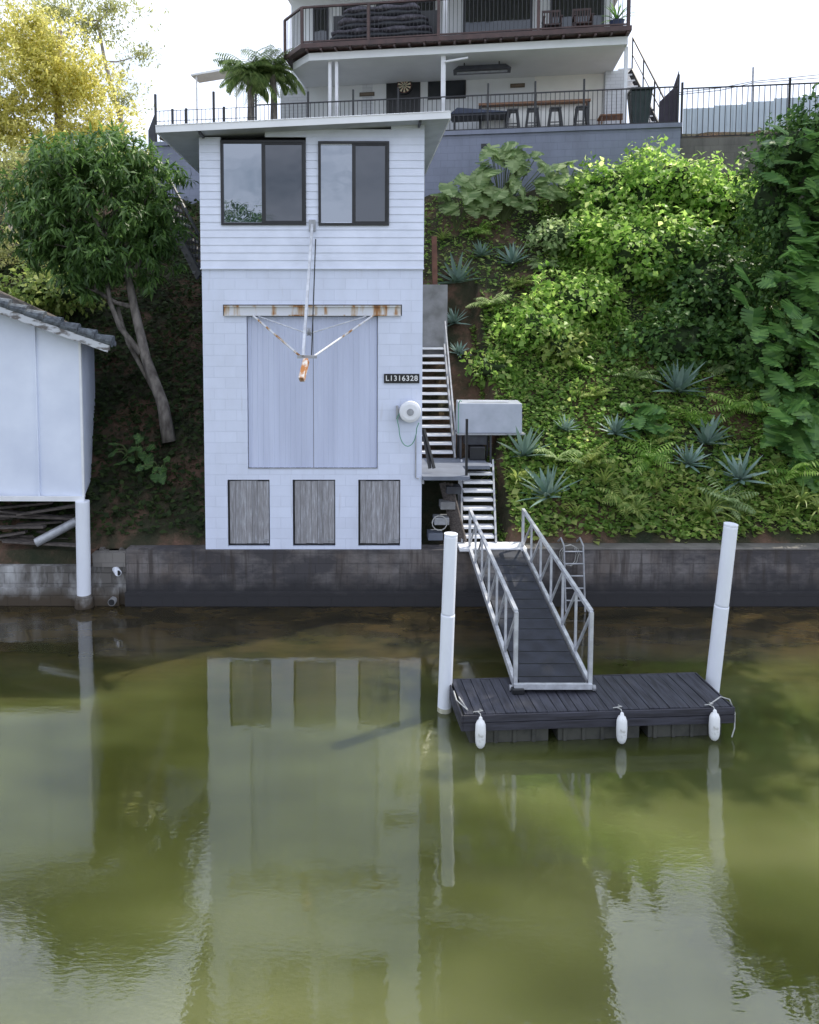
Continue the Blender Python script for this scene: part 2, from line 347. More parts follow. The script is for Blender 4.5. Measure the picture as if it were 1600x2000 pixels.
# ------------------------------------------------------------ world + sun
tosun=Vector((.50,.29,.82)).normalized()
wd=bpy.data.worlds.new('World'); sc.world=wd; wd.use_nodes=True; nt=wd.node_tree
bg=nt.nodes['Background']; sky=N(nt,'ShaderNodeTexSky',sky_type='NISHITA'); sky.sun_disc=False
el=math.asin(tosun.z); sky.sun_elevation=el; sky.sun_rotation=math.atan2(tosun.x,tosun.y); sky.dust_density=2.0; sky.air_density=1.0; sky.ozone_density=2
tc=N(nt,'ShaderNodeTexCoord'); mp=N(nt,'ShaderNodeMapping'); mp.inputs['Scale'].default_value=(1,1,2.2); nt.links.new(tc.outputs['Generated'],mp.inputs[0])
nf=noise(nt,mp.outputs[0],3.2,5,.6)
fc=ramp(nt,nf,[(.36,(.42,.42,.42)),(.52,(1,1,1))])
cl=mixc(nt,fc,sky.outputs[0],(9.0,9.8,11.6))
nt.links.new(cl,bg.inputs[0]); bg.inputs[1].default_value=.15
sl=bpy.data.lights.new('sun','SUN'); so=bpy.data.objects.new('sun',sl); col.objects.link(so); sl.energy=5.0; sl.angle=R(.5); sl.color=(1,.93,.80)
so.rotation_euler=tosun.to_track_quat('Z','Y').to_euler(); so.location=(0,0,30)
# ------------------------------------------------------------ house frame
HA=R(8.6); O=at(1330,240,7.0); ZT=O.z
u2=Vector((math.cos(HA),-math.sin(HA),0)); v2=Vector((math.sin(HA),math.cos(HA),0))
def hl(px,py,t):
    d=ray(px,py); c=Vector((0,CAMY,CAMZ)); k=(t-(c-O).dot(v2))/d.dot(v2); P=c+d*k
    return Vector(((P-O).dot(u2),t,P.z-ZT))
def hlz(px,py,z):
    P=atz(px,py,z+ZT); return Vector(((P-O).dot(u2),(P-O).dot(v2),z))
def hw(s,t,z): return O+u2*s+v2*t+Vector((0,0,z))
def Yw(X): return O.y+(O.x-X)*math.tan(HA)
# ------------------------------------------------------------ terrain + water
def hz(X,Y):
    if Y<.12: return -1.0
    yw=Yw(X) if X<12 else Yw(12)
    s=(Y-.25)/(yw-.25)
    if s<=0: z=.98
    elif s<1: z=1.0+7.7*s**.93
    else: z=8.7+min(1,(Y-yw)/.35)*1.7
    if 0<s<1: z+=.10*math.sin(X*2.1+Y)*math.sin(Y*1.7+X*.6)+.05*math.sin(5*X)*math.sin(4*Y+1)
    if 1.05<X<2.95 and Y<5.2:
        lim=.98 if Y<1.2 else (1.0+(Y-1.2)*1.9 if Y<1.9 else 2.3+(Y-1.9)*1.1-.25)
        z=min(z,lim)
    return z
def terrain():
    xs=[-150,-80,-40,-25]+[x*.25 for x in range(-64,-8)]+[-2+i*.15 for i in range(0,36)]+[3.5+.25*i for i in range(0,50)]+[17,20,30,60,150]
    xs=sorted(set(round(x,3) for x in xs)); ys=[.1,.14,.25]+[.25+.2*i for i in range(1,46)]+[9.6,10,11,13,16,20,30,50,90,160,300]
    mb=MB(); n=len(xs)
    vs=[(x,y,hz(x,y)) for y in ys for x in xs]
    fs=[(j*n+i,j*n+i+1,(j+1)*n+i+1,(j+1)*n+i) for j in range(len(ys)-1) for i in range(n-1)]
    o=mb.add(vs,fs).build('hillside',M['soil'],smooth=True); o['kind']='structure'
terrain()
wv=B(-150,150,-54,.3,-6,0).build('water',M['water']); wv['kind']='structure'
o=B(-150,150,-200,-53.9,-6.1,1.2).build('opposite_bank',M['soil']); o['kind']='structure'
# ------------------------------------------------------------ seawalls
BX0=at(402,1073,0).x; BX1=at(823,1073,0).x; BZ=at(600,1073,0).z
t=thing('seawall','long grey block seawall stained dark above the waterline, under the white boathouse','wall',(at(245,1100,0).x,0,0))
xa=at(246,1070,0).x
B(xa,40,-.03,.32,-.6,BZ-.004).build('wall_face',M['seawall'],t)
B(xa,40,-.13,-.034,-.6,.26).build('footing',M['seawall'],t)
xr=BX1+.02
B(xr+1.9,40,-.045,.30,BZ-.003,BZ+.035).build('capping',M['bare_block'],t,bev=.01)
t=thing('low_seawall','low seawall with peeling white render beneath the left boat shed','wall',(-8,0,0))
B(-30,xa-.005,-.02,.9,-.6,.72).build('wall_face',M['seawall_left'],t)
B(-30,xa-.12,-.10,-.024,-.6,.34).build('footing',M['seawall_left'],t)
B(at(183,1100,0).x,xa-.004,-.05,.4,.723,.98).build('block_course',M['bare_block'],t)
B(1.86,3.1,-.16,.26,BZ+.003,BZ+.07).build('landing_slab',M['white'],None,bev=.01)
tag(bpy.data.objects['landing_slab'],'white painted landing slab at the top of the aluminium gangway','slab')
for i,(px,py,r,lab) in enumerate([(235,1115,.06,'white plastic drain pipe end poking over the low seawall'),(222,1172,.07,'dark drain pipe mouth at the waterline of the low seawall')]):
    p=at(px,py,-.1); o=MB(); o.tube([p+Vector((-.25 if i==0 else 0,.35,0)),p+Vector((0,-.12,0))],r,14)
    o=o.build('drain_pipe',M['pile'] if i==0 else M['concrete'],None,smooth=False); tag(o,lab,'pipe')
    q=MB(); q.tube([p+Vector((0,-.122,0)),p+Vector((0,-.126,0))],r*.82,14); q.build('pipe_mouth',M['black'],o)
# ------------------------------------------------------------ boathouse
bt=thing('boathouse','tall narrow white two storey boathouse with skillion roof standing on the seawall','boathouse',((BX0+BX1)/2,0,BZ))
def X0(px,py=900): return at(px,py,0).x
def Z0(py): return at(600,py,0).z
zt=Z0(262); zc=Z0(524)
doors=[(445,527),(572,655),(700,782)]
dz0=Z0(1067)
dh=[(X0(a,1000),X0(b_,1000),dz0,Z0(937)) for a,b_ in doors]
main=(X0(483,770),X0(738,770),Z0(915),Z0(617))
mb=MB(); holes_wall(mb,BX0,BX1,BZ,zc,0,.14,dh+[main])
mb.add([(BX0,0,BZ),(BX0,4.4,BZ),(BX0,4.4,zt+.3),(BX0,0,zt)],[(0,1,2,3)]); mb.add([(BX1,0,BZ),(BX1,4.4,BZ),(BX1,4.4,zt+.3),(BX1,0,zt+.3)],[(0,1,2,3)])
mb.add([(BX0,4.4,BZ),(BX1,4.4,BZ),(BX1,4.4,zt+.3),(BX0,4.4,zt)],[(0,1,2,3)])
mb.build('block_wall',M['block_white'],bt)
wins=[(432,598,275,440),(622,760,277,441)]
wh=[(X0(a,350),X0(b_,350),Z0(d),Z0(c)) for a,b_,c,d in wins]
mb=MB(); z=zc+.004; bh=.136
def ztopx(x):
    f=(x-BX0)/(BX1-BX0); return at(393,263,0).z*(1-f)+at(826,236,0).z*f
while z<ztopx(BX1)+.05:
    z1=z+bh; mid=(z+z1)/2
    xsn=[(BX0-.012,BX1+.012)]
    for h in wh:
        if h[2]<mid<h[3]:
            new=[]
            for a,b_ in xsn:
                if h[0]>a and h[1]<b_: new+= [(a,h[0]),(h[1],b_)]
                else: new.append((a,b_))
            xsn=new
    for a,b_ in xsn:
        if z1>ztopx(BX0):
            f=(z1-ztopx(BX0))/(ztopx(BX1)-ztopx(BX0)); a=max(a,BX0+f*(BX1-BX0)-.3); 
            if a>=b_-.05: continue
        mb.add([(a,-.032,z),(b_,-.032,z),(b_,-.020,z1),(a,-.020,z1),(a,.03,z),(b_,.03,z),(b_,.03,z1),(a,.03,z1)],[(0,1,2,3),(0,4,5,1),(0,3,7,4),(1,5,6,2),(3,2,6,7)])
    z=z1+.0005
mb.build('weatherboards',M['board_white'],bt)
B(BX0-.02,BX1+.02,-.045,.02,zc-.02,zc+.003).build('cladding_sill',M['board_white'],bt)
B(BX0+.05,BX1-.05,.3,.32,zc,zt).build('room_lining',M['black'],bt)
for wi,h in enumerate(wh):
    x0,x1,z0,z1=h; fw=.045; mb=MB()
    for a in ((x0,x1,z0,z0+fw),(x0,x1,z1-fw,z1),(x0,x0+fw,z0+fw,z1-fw),(x1-fw,x1,z0+fw,z1-fw)): mb.box(a[0],a[1],-.06,.05,a[2],a[3])
    xm=x0+(x1-x0)*.5
    mb.box(xm-.03,xm+.035,-.045,.03,z0+fw,z1-fw)
    for a in ((xm+.035,x1-fw,z0+fw,z0+fw+.03),(xm+.035,x1-fw,z1-fw-.03,z1-fw),(x1-fw-.03,x1-fw,z0+fw+.03,z1-fw-.03)): mb.box(a[0],a[1],-.04,.02,a[2],a[3])
    wo=mb.build('window',M['black'],bt)
    B(x0+fw,xm-.03,-.01,.0,z0+fw,z1-fw).build('pane',M['glass_light'],wo)
    B(xm+.035,x1-fw,-.022,-.012,z0+fw,z1-fw).build('screened_pane',M['glass_dark'],wo)
x0,x1,z0,z1=main; xm=X0(612,770)
for a,b_ in ((x0+.01,xm-.004),(xm+.004,x1-.01)):
    mb=MB(); n=int((b_-a)/.096); w=(b_-a)/n; 
    for i in range(n):
        s=a+i*w; pr=[(0,.0),(.55,.0),(.58,-.022),(.74,-.022),(.77,0),(1,0)]
        for j in range(5):
            p,q=pr[j],pr[j+1]
            mb.add([(s+p[0]*w,.06+p[1],z0+.01),(s+q[0]*w,.06+q[1],z0+.01),(s+q[0]*w,.06+q[1],z1-.012),(s+p[0]*w,.06+p[1],z1-.012)],[(0,1,2,3)])
    mb.build('sliding_door',M['door_sheet'],bt)
B(x0-.0,x1,.10,.12,z0,z1).build('door_backing',M['black'],bt)
B(x0,x1,-.012,.05,z0-.004,z0+.008).build('door_track',M['galv'],bt)
for h in dh:
    x0,x1,z0,z1=h; mb=MB(); n=7; xs0=x0+.035; w=(x1-.015-xs0)/n
    for i in range(n):
        dz=rnd.uniform(0,.012); mb.box(xs0+i*w+.002,xs0+(i+1)*w-.002,.02+rnd.uniform(0,.006),.05,z0+.045+dz,z1-.02-rnd.uniform(0,.015))
    d=mb.build('timber_door',M['plank'],bt)
    B(x1-.14,x1-.04,.005,.019,z0+.10,z0+.13).build('bolt',M['galv'],d)
    mb=MB(); mb.box(x0+.008,x0+.022,.0,.02,z0+.03,z1-.03)
    mb.build('hinge',M['black'],d)
    B(x0,x1,.08,.1,z0,z1).build('door_recess',M['black'],bt)
bx0,bx1,bz0,bz1=X0(438,607),X0(783,607),Z0(617),Z0(597)
mb=MB(); mb.box(bx0,bx1,-.055,-.002,bz0,bz0+.022); mb.box(bx0,bx1,-.055,-.002,bz1-.022,bz1); mb.box(bx0,bx1,-.022,-.003,bz0+.022,bz1-.022)
mb.build('steel_lintel',M['rusty'],bt)
mb=MB(); mb.box(bx0-.02,bx1+.02,-.003,.01,bz1+.0,bz1+.02); mb.box(bx0-.02,bx0,-.003,.01,bz0,bz1); mb.box(bx1,bx1+.02,-.003,.01,bz0,bz1); mb.build('lintel_gap',M['black'],bt)
YF=-.42; YB=4.7
L0=at(307,258,YF); L1=at(878,230,YF)
def rz(x): f=(x-L0.x)/(L1.x-L0.x); return L0.z*(1-f)+L1.z*f
mb=MB(); th=.09
vs=[(L0.x,YF,rz(L0.x)),(L1.x,YF,rz(L1.x)),(L1.x,YB,rz(L1.x)),(L0.x,YB,rz(L0.x))]
vs+=[(a,b_,c+th) for a,b_,c in vs]
mb.add(vs,[(0,3,2,1),(4,5,6,7),(0,1,5,4),(1,2,6,5),(2,3,7,6),(3,0,4,7)]); ro=mb.build('roof',M['soffit'],bt)
mb=MB(); e=.012
mb.beam((L0.x-.02,YF-e,L0.z+.05),(L1.x+.02,YF-e,L1.z+.05),.02,.13); mb.beam((L0.x-.012,YF,L0.z+.05),(L0.x-.012,YB,L0.z+.05),.02,.13); mb.beam((L1.x+.012,YF,L1.z+.05),(L1.x+.012,YB,L1.z+.05),.02,.13)
mb.build('fascia',M['roof_white'],ro)
mb=MB(); n=46
for i in range(n):
    xa_=L0.x+(L1.x-L0.x)*i/n; xb_=L0.x+(L1.x-L0.x)*(i+.4)/n
    mb.add([(xa_,YF-.03,rz(xa_)+th+.012),(xb_,YF-.03,rz(xb_)+th+.03),(xb_,YB,rz(xb_)+th+.03),(xa_,YB,rz(xa_)+th+.012)],[(0,1,2,3)])
mb.add([(L0.x-.03,YF-.035,L0.z+th+.01),(L1.x+.03,YF-.035,L1.z+th+.01),(L1.x+.03,YB,L1.z+th+.01),(L0.x-.03,YB,L0.z+th+.01)],[(0,1,2,3)])
mb.build('roof_sheeting',M['roof_white'],ro)
for px in (398,818):
    x=X0(px,260); B(x-.02,x+.02,YF+.05,-.03,rz(x)-.05,rz(x)-.004).build('eave_bracket',M['dark_grey'],bt)
xq=X0(812,850); MB().tube([(xq,-.03,Z0(850)),(xq,-.03,Z0(932)),(xq+.06,-.03,Z0(934))],.014,8).build('conduit',M['galv'],bt)
MB().tube([(X0(829,300),.2,Z0(300)),(X0(829,300),.2,Z0(470))],.02,8).build('downpipe',M['galv'],bt)
# ------------------------------------------------------------ hoist davit
A=at(610,440,-.06); hub=at(600,697,-1.5); tip=at(589,742,-1.8)
t=thing('hoist_davit','rusty white boat hoist arm braced out from the boathouse lintel','hoist',(A.x,-.06,bz0))
d=(tip-A)
mb=MB(); mb.beam(A,A+d*.86,.045,.06); mb.build('boom',M['alu'],t)
mb=MB(); mb.tube([A+Vector((.06,0,-.25)),hub+Vector((.07,.05,.02))],.011,6); mb.build('stay',M['black'],t)
mb=MB(); mb.beam(hub+(tip-hub)*.15,tip,.085,.11); mb.build('boom_end',M['rust_end'],t,bev=.008)
for px in (495,728):
    w0=at(px,617,-.06); mb=MB(); mb.tube([w0,hub+Vector((-.10 if px<600 else .10,0,0))],.019,8); mb.build('brace',M['rusty'],t)
for px in (505,715):
    w0=at(px,618,-.1); mb=MB(); mb.tube([w0,at(603,652,-1.15)],.012,6); mb.build('tie_rod',M['alu'],t)
MB().beam(hub+Vector((-.16,0,0)),hub+Vector((.16,0,0)),.05,.05).build('hub_bracket',M['galv'],t)
MB().beam(A+Vector((-.06,.03,0)),A+Vector((.06,.03,0)),.06,.2).build('wall_bracket',M['galv'],t)
mb=MB(); mb.lathe([(.02,-.03),(.07,-.03),(.07,-.015),(.05,0),(.07,.015),(.07,.03),(.02,.03)],at(604,648,-1.2),'x',16); mb.build('pulley',M['galv'],t)
# ------------------------------------------------------------ number sign
def textmesh(name,s,size,mat,parent,loc,wid=None):
    cu=bpy.data.curves.new(name,'FONT'); cu.body=s; cu.size=size; cu.extrude=.002; cu.align_x='CENTER'; cu.align_y='CENTER'; cu.offset=.0022; cu.space_character=1.12
    o=bpy.data.objects.new('tmp',cu); col.objects.link(o); bpy.context.view_layer.update()
    me=bpy.data.meshes.new_from_object(o); bpy.data.objects.remove(o)
    xs=[v.co.x for v in me.vertices]; k=wid/(max(xs)-min(xs)) if wid else 1
    for v in me.vertices: v.co=Vector((v.co.x*k,-v.co.z,v.co.y))+Vector(loc)-W[parent.name].translation
    return link(name,me,mat,parent)
sx0,sx1,sz0,sz1=X0(750,740),X0(819,740),Z0(748),Z0(730)
t=thing('number_sign','black sign reading L1316328 in white on the boathouse wall','sign',((sx0+sx1)/2,-.01,sz0))
B(sx0,sx1,-.03,-.004,sz0,sz1).build('board',M['sign_black'],t)
textmesh('lettering','L1316328',.135,M['letter'],t,((sx0+sx1)/2,-.034,(sz0+sz1)/2),(sx1-sx0)*.90)
# ------------------------------------------------------------ hose reel
c=at(801,804,-.12)
t=thing('hose_reel','round white hose reel on the boathouse corner with a hanging green hose','hose reel',c)
MB().lathe([(.01,-.08),(.14,-.08),(.19,-.06),(.2,-.02),(.2,.03),(.18,.06),(.01,.06)],c,'y',26).build('casing',M['white'],t,smooth=False,bev=.004)
MB().lathe([(.01,-.1),(.06,-.1),(.065,-.083),(.01,-.083)],c,'y',18).build('hub_cap',M['galv'],t)
B(c.x-.25,c.x-.21,-.12,-.003,c.z-.14,c.z+.10).build('wall_bracket',M['galv'],t)
B(c.x-.21,c.x-.0,-.05,-.003,c.z-.04,c.z+.04).build('mount',M['galv'],t)
pts=[c+Vector((-.19,-.03,-.03)),c+Vector((-.24,-.03,-.12))]
for i in range(13):
    a=math.pi+math.pi*i/12; pts.append(c+Vector((-.04+.16*math.cos(a),-.03,-.3+.33*math.sin(a))))
pts.append(c+Vector((.16,-.03,-.2)))
MB().tube(pts,.009,6).build('hose',M['hose'],t)
# ------------------------------------------------------------ left boat shed
sa=at(165,970,-.1); sb=at(-260,966,.1)
zb=sa.z; bkx=at(190,930,3.0).x; sxl=sb.x
t=thing('boat_shed','white fibro boat shed with grey tiled gable roof at the left edge','shed',(sa.x,-.1,zb))
e0=at(213,678,-.35); slope=.36; SK=.33
def shr(x): return e0.z+(e0.x-x)*slope
def shed_top(x): return shr(x)+.01
mb=MB(); mb.add([(sxl,.1,zb),(sa.x,-.1,zb),(sa.x,-.1,shed_top(sa.x)),(sxl,.1,shed_top(sxl))],[(0,1,2,3)]); mb.build('front_wall',M['panel_light'],t)
mb=MB(); mb.add([(sa.x,-.1,zb),(bkx,3,zb+.02),(bkx,3,shed_top(sa.x)),(sa.x,-.1,shed_top(sa.x))],[(0,1,2,3)]); mb.build('side_wall',M['panel_light'],t)
x=at(72,800,-.1).x; B(x-.010,x+.010,-.108,-.05,zb,shed_top(x)-.02).build('cover_strip',M['panel_light'],t)
mb=MB(); mb.beam((sxl,-.09,zb-.03),(sa.x+.01,-.13,zb-.03),.05,.09); mb.build('bottom_beam',M['white'],t)
B(sa.x-.03,sa.x+.012,-.13,-.085,zb,shed_top(sa.x)-.03).build('corner_trim',M['white'],t)
B(sxl,sa.x-.8,0.15,3,zb-.1,zb-.04).build('floor',M['junk_wood'],t)
mb=MB(); xl=sxl-.5; Lr=3.5
vs=[(e0.x,-.35,shr(e0.x)),(e0.x-SK*Lr,-.35+Lr,shr(e0.x)),(xl,-.35+Lr,shr(xl)),(xl,-.35,shr(xl))]
vs+=[(x,y,z_+.05) for x,y,z_ in vs]; mb.add(vs,[(0,1,2,3),(7,6,5,4),(0,3,7,4),(0,4,5,1),(1,5,6,2),(2,6,7,3)])
ro=mb.build('roof',M['junk_wood'],t)
mb=MB(); n=16
for i in range(n):
    xa_=e0.x+.05-i*.3; xb_=xa_-.34
    for j in range(11):
        ya=-.38+j*.3; sh=j*.3*SK
        vs=[]
        for q in range(7):
            yy=ya+.29*q/6; h=.055+.03*math.sin(q/6*2*math.pi); vs+= [(xa_-sh,yy,shr(xa_)+h+.045),(xb_-sh,yy,shr(xb_)+h+.0)]
        k=len(vs); vs+=[(x,y,z_-.03) for x,y,z_ in vs[:2]]
        fs=[(2*q,2*q+2,2*q+3,2*q+1) for q in range(6)]+[(0,1,k+1,k)]
        mb.add(vs,fs)
        mb.add([vs[2*q] for q in range(7)]+[(vs[2*q][0],vs[2*q][1],vs[2*q][2]-.05) for q in range(7)],[(q,q+1,q+8,q+7) for q in range(6)])
mb.build('roof_tiles',M['tile'],ro)
mb=MB()
for i in range(n):
    xa_=e0.x+.07-i*.30; xb_=xa_-.33
    p=Vector((xa_,-.34,shr(xa_)+.125)); q=Vector((xb_,-.34,shr(xb_)+.075))
    mb.tube([p,q],[.105,.078],12)
mb.build('verge_tiles',M['tile'],ro)
mb=MB(); mb.beam((e0.x+.01,-.39,shr(e0.x)-.03),(xl,-.39,shr(xl)-.03),.03,.13); mb.build('barge_board',M['barge'],ro)
mb=MB(); mb.beam((e0.x,-.33,shr(e0.x)-.01),(e0.x-SK*Lr,-.35+Lr,shr(e0.x)-.01),.03,.10); mb.build('fascia',M['barge'],ro)
p0=at(165,1186,-.14); p1=at(161,968,-.14)
t=thing('shed_pile','white round pile with dark foot holding up the left boat shed','pile',(p0.x,p0.y,0))
MB().tube([(p0.x,p0.y,.22),(p0.x,p0.y,.24),(p1.x,p0.y,zb-.09),(p1.x,p0.y,zb-.07)],.125,20).build('sleeve',M['pile'],t,smooth=True)
MB().lathe([(.16,-.6),(.17,.05),(.16,.18),(.135,.24)],(p0.x,p0.y,0),'z',20).build('foot',M['seawall_left'],t)
rj=random.Random(3)
for i in range(14):
    px=rj.uniform(-10,110); py=rj.uniform(988,1060); c=at(px,py,rj.uniform(.15,.6)); L=rj.uniform(.5,.9); a=rj.uniform(-.35,.35)
    mb=MB(); mb.beam(c+Vector((-L,0,-L*a*.5)),c+Vector((L,rj.uniform(-.2,.2),L*a*.5)),.12,.04)
    o=mb.build('timber_plank',M['junk_wood']); tag(o,'one of the loose old planks piled under the left boat shed','plank','loose planks under the left shed')
mb=MB(); mb.tube([at(70,1060,.0),at(72,1059,.005),at(148,1019,.245),at(150,1018,.25)],.085,16); o=mb.build('metal_tube',M['galv'],None,smooth=True); tag(o,'fat grey metal tube lying among the planks beneath the left shed','tube')
for i in range(14):
    px=rj.uniform(183,240); c=at(px,1086+rj.uniform(-14,6),.05+rj.uniform(0,.2)); mb=MB(); lump(mb,c,(rj.uniform(.05,.1),.08,rj.uniform(.04,.08)),i,8,6,.2)
    o=mb.build('rubble_stone',M['bare_block']); tag(o,'one of the broken stones heaped at the end of the low seawall','stone','rubble stones on the low seawall')
# ------------------------------------------------------------ piles
algae=simple('algae_stained_sleeve',(.55,.54,.44),(.34,.33,.22),.6,6)
def pile(px0,px1,ytop,ybase,label,lean=(0,0)):
    b0=atz(px1,ybase,0); top=at(px0,ytop,b0.y+lean[1])
    t=thing('mooring_pile',label,'pile',(b0.x,b0.y,0)); d=(top-b0)
    MB().tube([b0-d*.3,b0-d*.29,b0+d*.1,b0+d*.54,b0+d*.55],.094,24).build('lower_sleeve',M['pile'],t,smooth=True)
    MB().tube([b0+d*.551,b0+d*.56,b0+d*.80,b0+d*.98,b0+d*.989],.089,24).build('upper_sleeve',M['pile'],t,smooth=True)
    MB().tube([b0+d*.99,b0+d],.091,24).build('cap',M['pile'],t)
    MB().tube([b0-d*.02,b0+d*.025],.096,24).build('waterline_band',algae,t)
pile(881,868,1042,1388,'white mooring pile at the left end of the floating dock')
pile(1428,1388,1023,1372,'leaning white mooring pile at the right end of the floating dock',(0,-.1))
# ------------------------------------------------------------ floating dock
DC=Vector((2.985,-4.24,0)); DR=R(3.4)
t=thing('floating_dock','dark timber floating dock on black floats between two white piles','dock',DC,DR)
LX=1.70; LY=.43; zt_=.40
mb=MB(); n=26; w=2*LX/n
for i in range(n):
    tw=rnd.uniform(-.004,.004); mb.box(-LX+i*w+.004+rnd.uniform(0,.003),-LX+(i+1)*w-.004,-LY-.02-rnd.uniform(0,.015),LY+.02+rnd.uniform(0,.02),zt_-.035,zt_+tw)
mb.build('deck_boards',M['deck_dark'],t,local=True)
mb=MB()
for a in ((-LX-.02,LX+.02,-LY-.065,-LY-.037),(-LX-.02,LX+.02,LY+.045,LY+.07),(-LX-.045,-LX-.021,-LY-.06,LY+.06),(LX+.021,LX+.045,-LY-.06,LY+.06)):
    mb.box(*a,zt_-.095,zt_-.004); mb.box(*a,zt_-.205,zt_-.103)
mb.build('fascia_boards',M['fascia_dark'],t,local=True,bev=.006)
for a,b_ in ((-1.62,-.62),(-.5,.55),(.66,1.62)):
    mb=MB(); mb.box(a,b_,-LY+.02,LY-.02,-.15,zt_-.215)
    k=a+.06
    while k<b_-.1: mb.box(k,k+.05,-LY-.0,-LY+.02,-.1,zt_-.22); k+=.24
    mb.build('float',M['float'],t,local=True,bev=.02)
B(-.98,-.82,-.02,.10,zt_+.006,zt_+.075).build('cleat_block',M['black'],t,local=True,bev=.01)
mb=MB(); mb.tube([(-LX-.03,.1,zt_+.02),(-LX-.05,-.2,zt_+.05),(-LX+.05,-.42,zt_+.03),(-LX+.0,-.1,zt_+.04)],.009,6); mb.build('mooring_rope',M['rope'],t,local=True)
mb=MB()
pr=[(LX-.25,-LY,zt_+.02),(LX-.05,-LY+.12,zt_+.05),(LX+.06,-LY+.1,zt_+.02),(LX+.09,-LY+.02,zt_-.12),(LX+.05,-LY-.05,zt_-.28),(LX-.0,-LY-.08,zt_-.38)]
mb.tube(pr,.008,6); mb.build('trailing_rope',M['rope'],t,local=True)
fl=['small white fender hanging at the left corner of the dock front','small white fender hanging near the middle of the dock front','small white fender with trailing rope at the right corner of the dock front']
for i,px in enumerate((939,1215,1396)):
    y0=DC.y-LY-.16+(i-1)*.09; p=at(px,1400,y0)
    yy=(p.x-DC.x)*math.tan(DR)+DC.y-LY-.14; p=at(px,1402,yy)
    t=thing('fender',fl[i],'fender',(p.x,yy,.06),0,'white fenders on the dock front')
    MB().lathe([(.012,-.2),(.03,-.19),(.05,-.165),(.062,-.12),(.066,0),(.062,.1),(.045,.145),(.025,.16),(.02,.19),(.012,.2)],(p.x,yy,.22),'z',18).build('body',M['fender'],t,smooth=True)
    MB().tube([(p.x,yy,.41),(p.x+.005,yy+.05,zt_+.03),(p.x-.02,yy+.14,zt_+.015)],.006,6).build('rope',M['rope'],t)
    MB().tube([(p.x-.07,yy+.13,zt_+.012),(p.x-.02,yy+.12,zt_+.025),(p.x+.05,yy+.16,zt_+.012),(p.x+.02,yy+.2,zt_+.012)],.006,6).build('rope_knot',M['rope'],t)
# ------------------------------------------------------------ gangway
GX0,GX1=2.06,3.04; ga=Vector((0,-.05,1.08)); gb=Vector((0,-4.22,.50))
t=thing('gangway','aluminium truss gangway with dark tread leading down to the floating dock','gangway',(2.55,-2.1,0))
def G(x,f,h): return Vector((x,0,0))+ga*(1-f)+gb*f+Vector((0,0,h))
mb=MB(); mb.beam(G(2.55,0,0),G(2.55,1,0),.86,.03); mb.build('tread_panel',M['gang_deck'],t)
mb=MB()
for i in range(14):
    f=(i+.5)/14; mb.beam(G(GX0+.07,f,.016),G(GX1-.07,f,.016),.014,.006)
mb.build('tread_joints',M['black'],t)
nb=6
for x in (GX0,GX1):
    mb=MB(); mb.beam(G(x,0,0),G(x,1,0),.05,.10)
    def H(f): return .72+.26*f
    mb.beam(G(x,0,H(0)),G(x,1,H(1)),.05,.055)
    mb.beam(G(x,0,.0),G(x,0,H(0)),.045,.045); mb.beam(G(x,1,0),G(x,1,H(1)),.05,.06)
    for i in range(nb):
        f0=i/nb; f1=(i+1)/nb
        if i: mb.beam(G(x,f0,.04),G(x,f0,H(f0)-.02),.032,.032)
        mb.beam(G(x,f0,.05),G(x,f1,H(f1)-.03),.028,.028)
    mb.build('truss_railing',M['alu'],t)
mb=MB(); mb.beam(G(GX0-.02,1,-.01)+Vector((0,-.03,0)),G(GX1+.02,1,-.01)+Vector((0,-.03,0)),.05,.07); mb.build('end_bar',M['alu'],t)
for x in (GX0-.05,GX1+.06):
    mb=MB(); mb.lathe([(.01,-.02),(.04,-.02),(.04,.02),(.01,.02)],(x,gb.y+.02,zt_+.045),'x',14); mb.build('roller',M['galv'],t)
lx=at(1100,1062,-.1).x; lx2=at(1137,1080,-.1).x
t=thing('boarding_ladder','thin aluminium ladder hanging down the seawall behind the gangway','ladder',(lx,-.2,BZ))
la=Vector((0,-.16,BZ+.12)); lb=Vector((0,-.42,-.35))
for x in (lx,lx2):
    MB().tube([Vector((x,.25,BZ+.08)),Vector((x,.05,BZ+.2)),Vector((x,0,0))+la,Vector((x,0,0))+lb],.017,8).build('side_rail',M['galv'],t)
for i in range(7):
    f=(i+.5)/7; p=la*(1-f)+lb*f; MB().tube([p+Vector((lx,0,0)),p+Vector((lx2,0,0))],.014,8).build('rung',M['galv'],t)
pts=[Vector((lx+.12+.2*math.cos(a*.7)*(1-.02*a),-.1-.02*math.sin(a),BZ-.08+.20*math.sin(a*.7))) for a in range(0,20)]
o=MB().tube(pts,.006,6).build('coiled_line',M['rope']); tag(o,'loose coiled line looped over the boarding ladder top','rope')
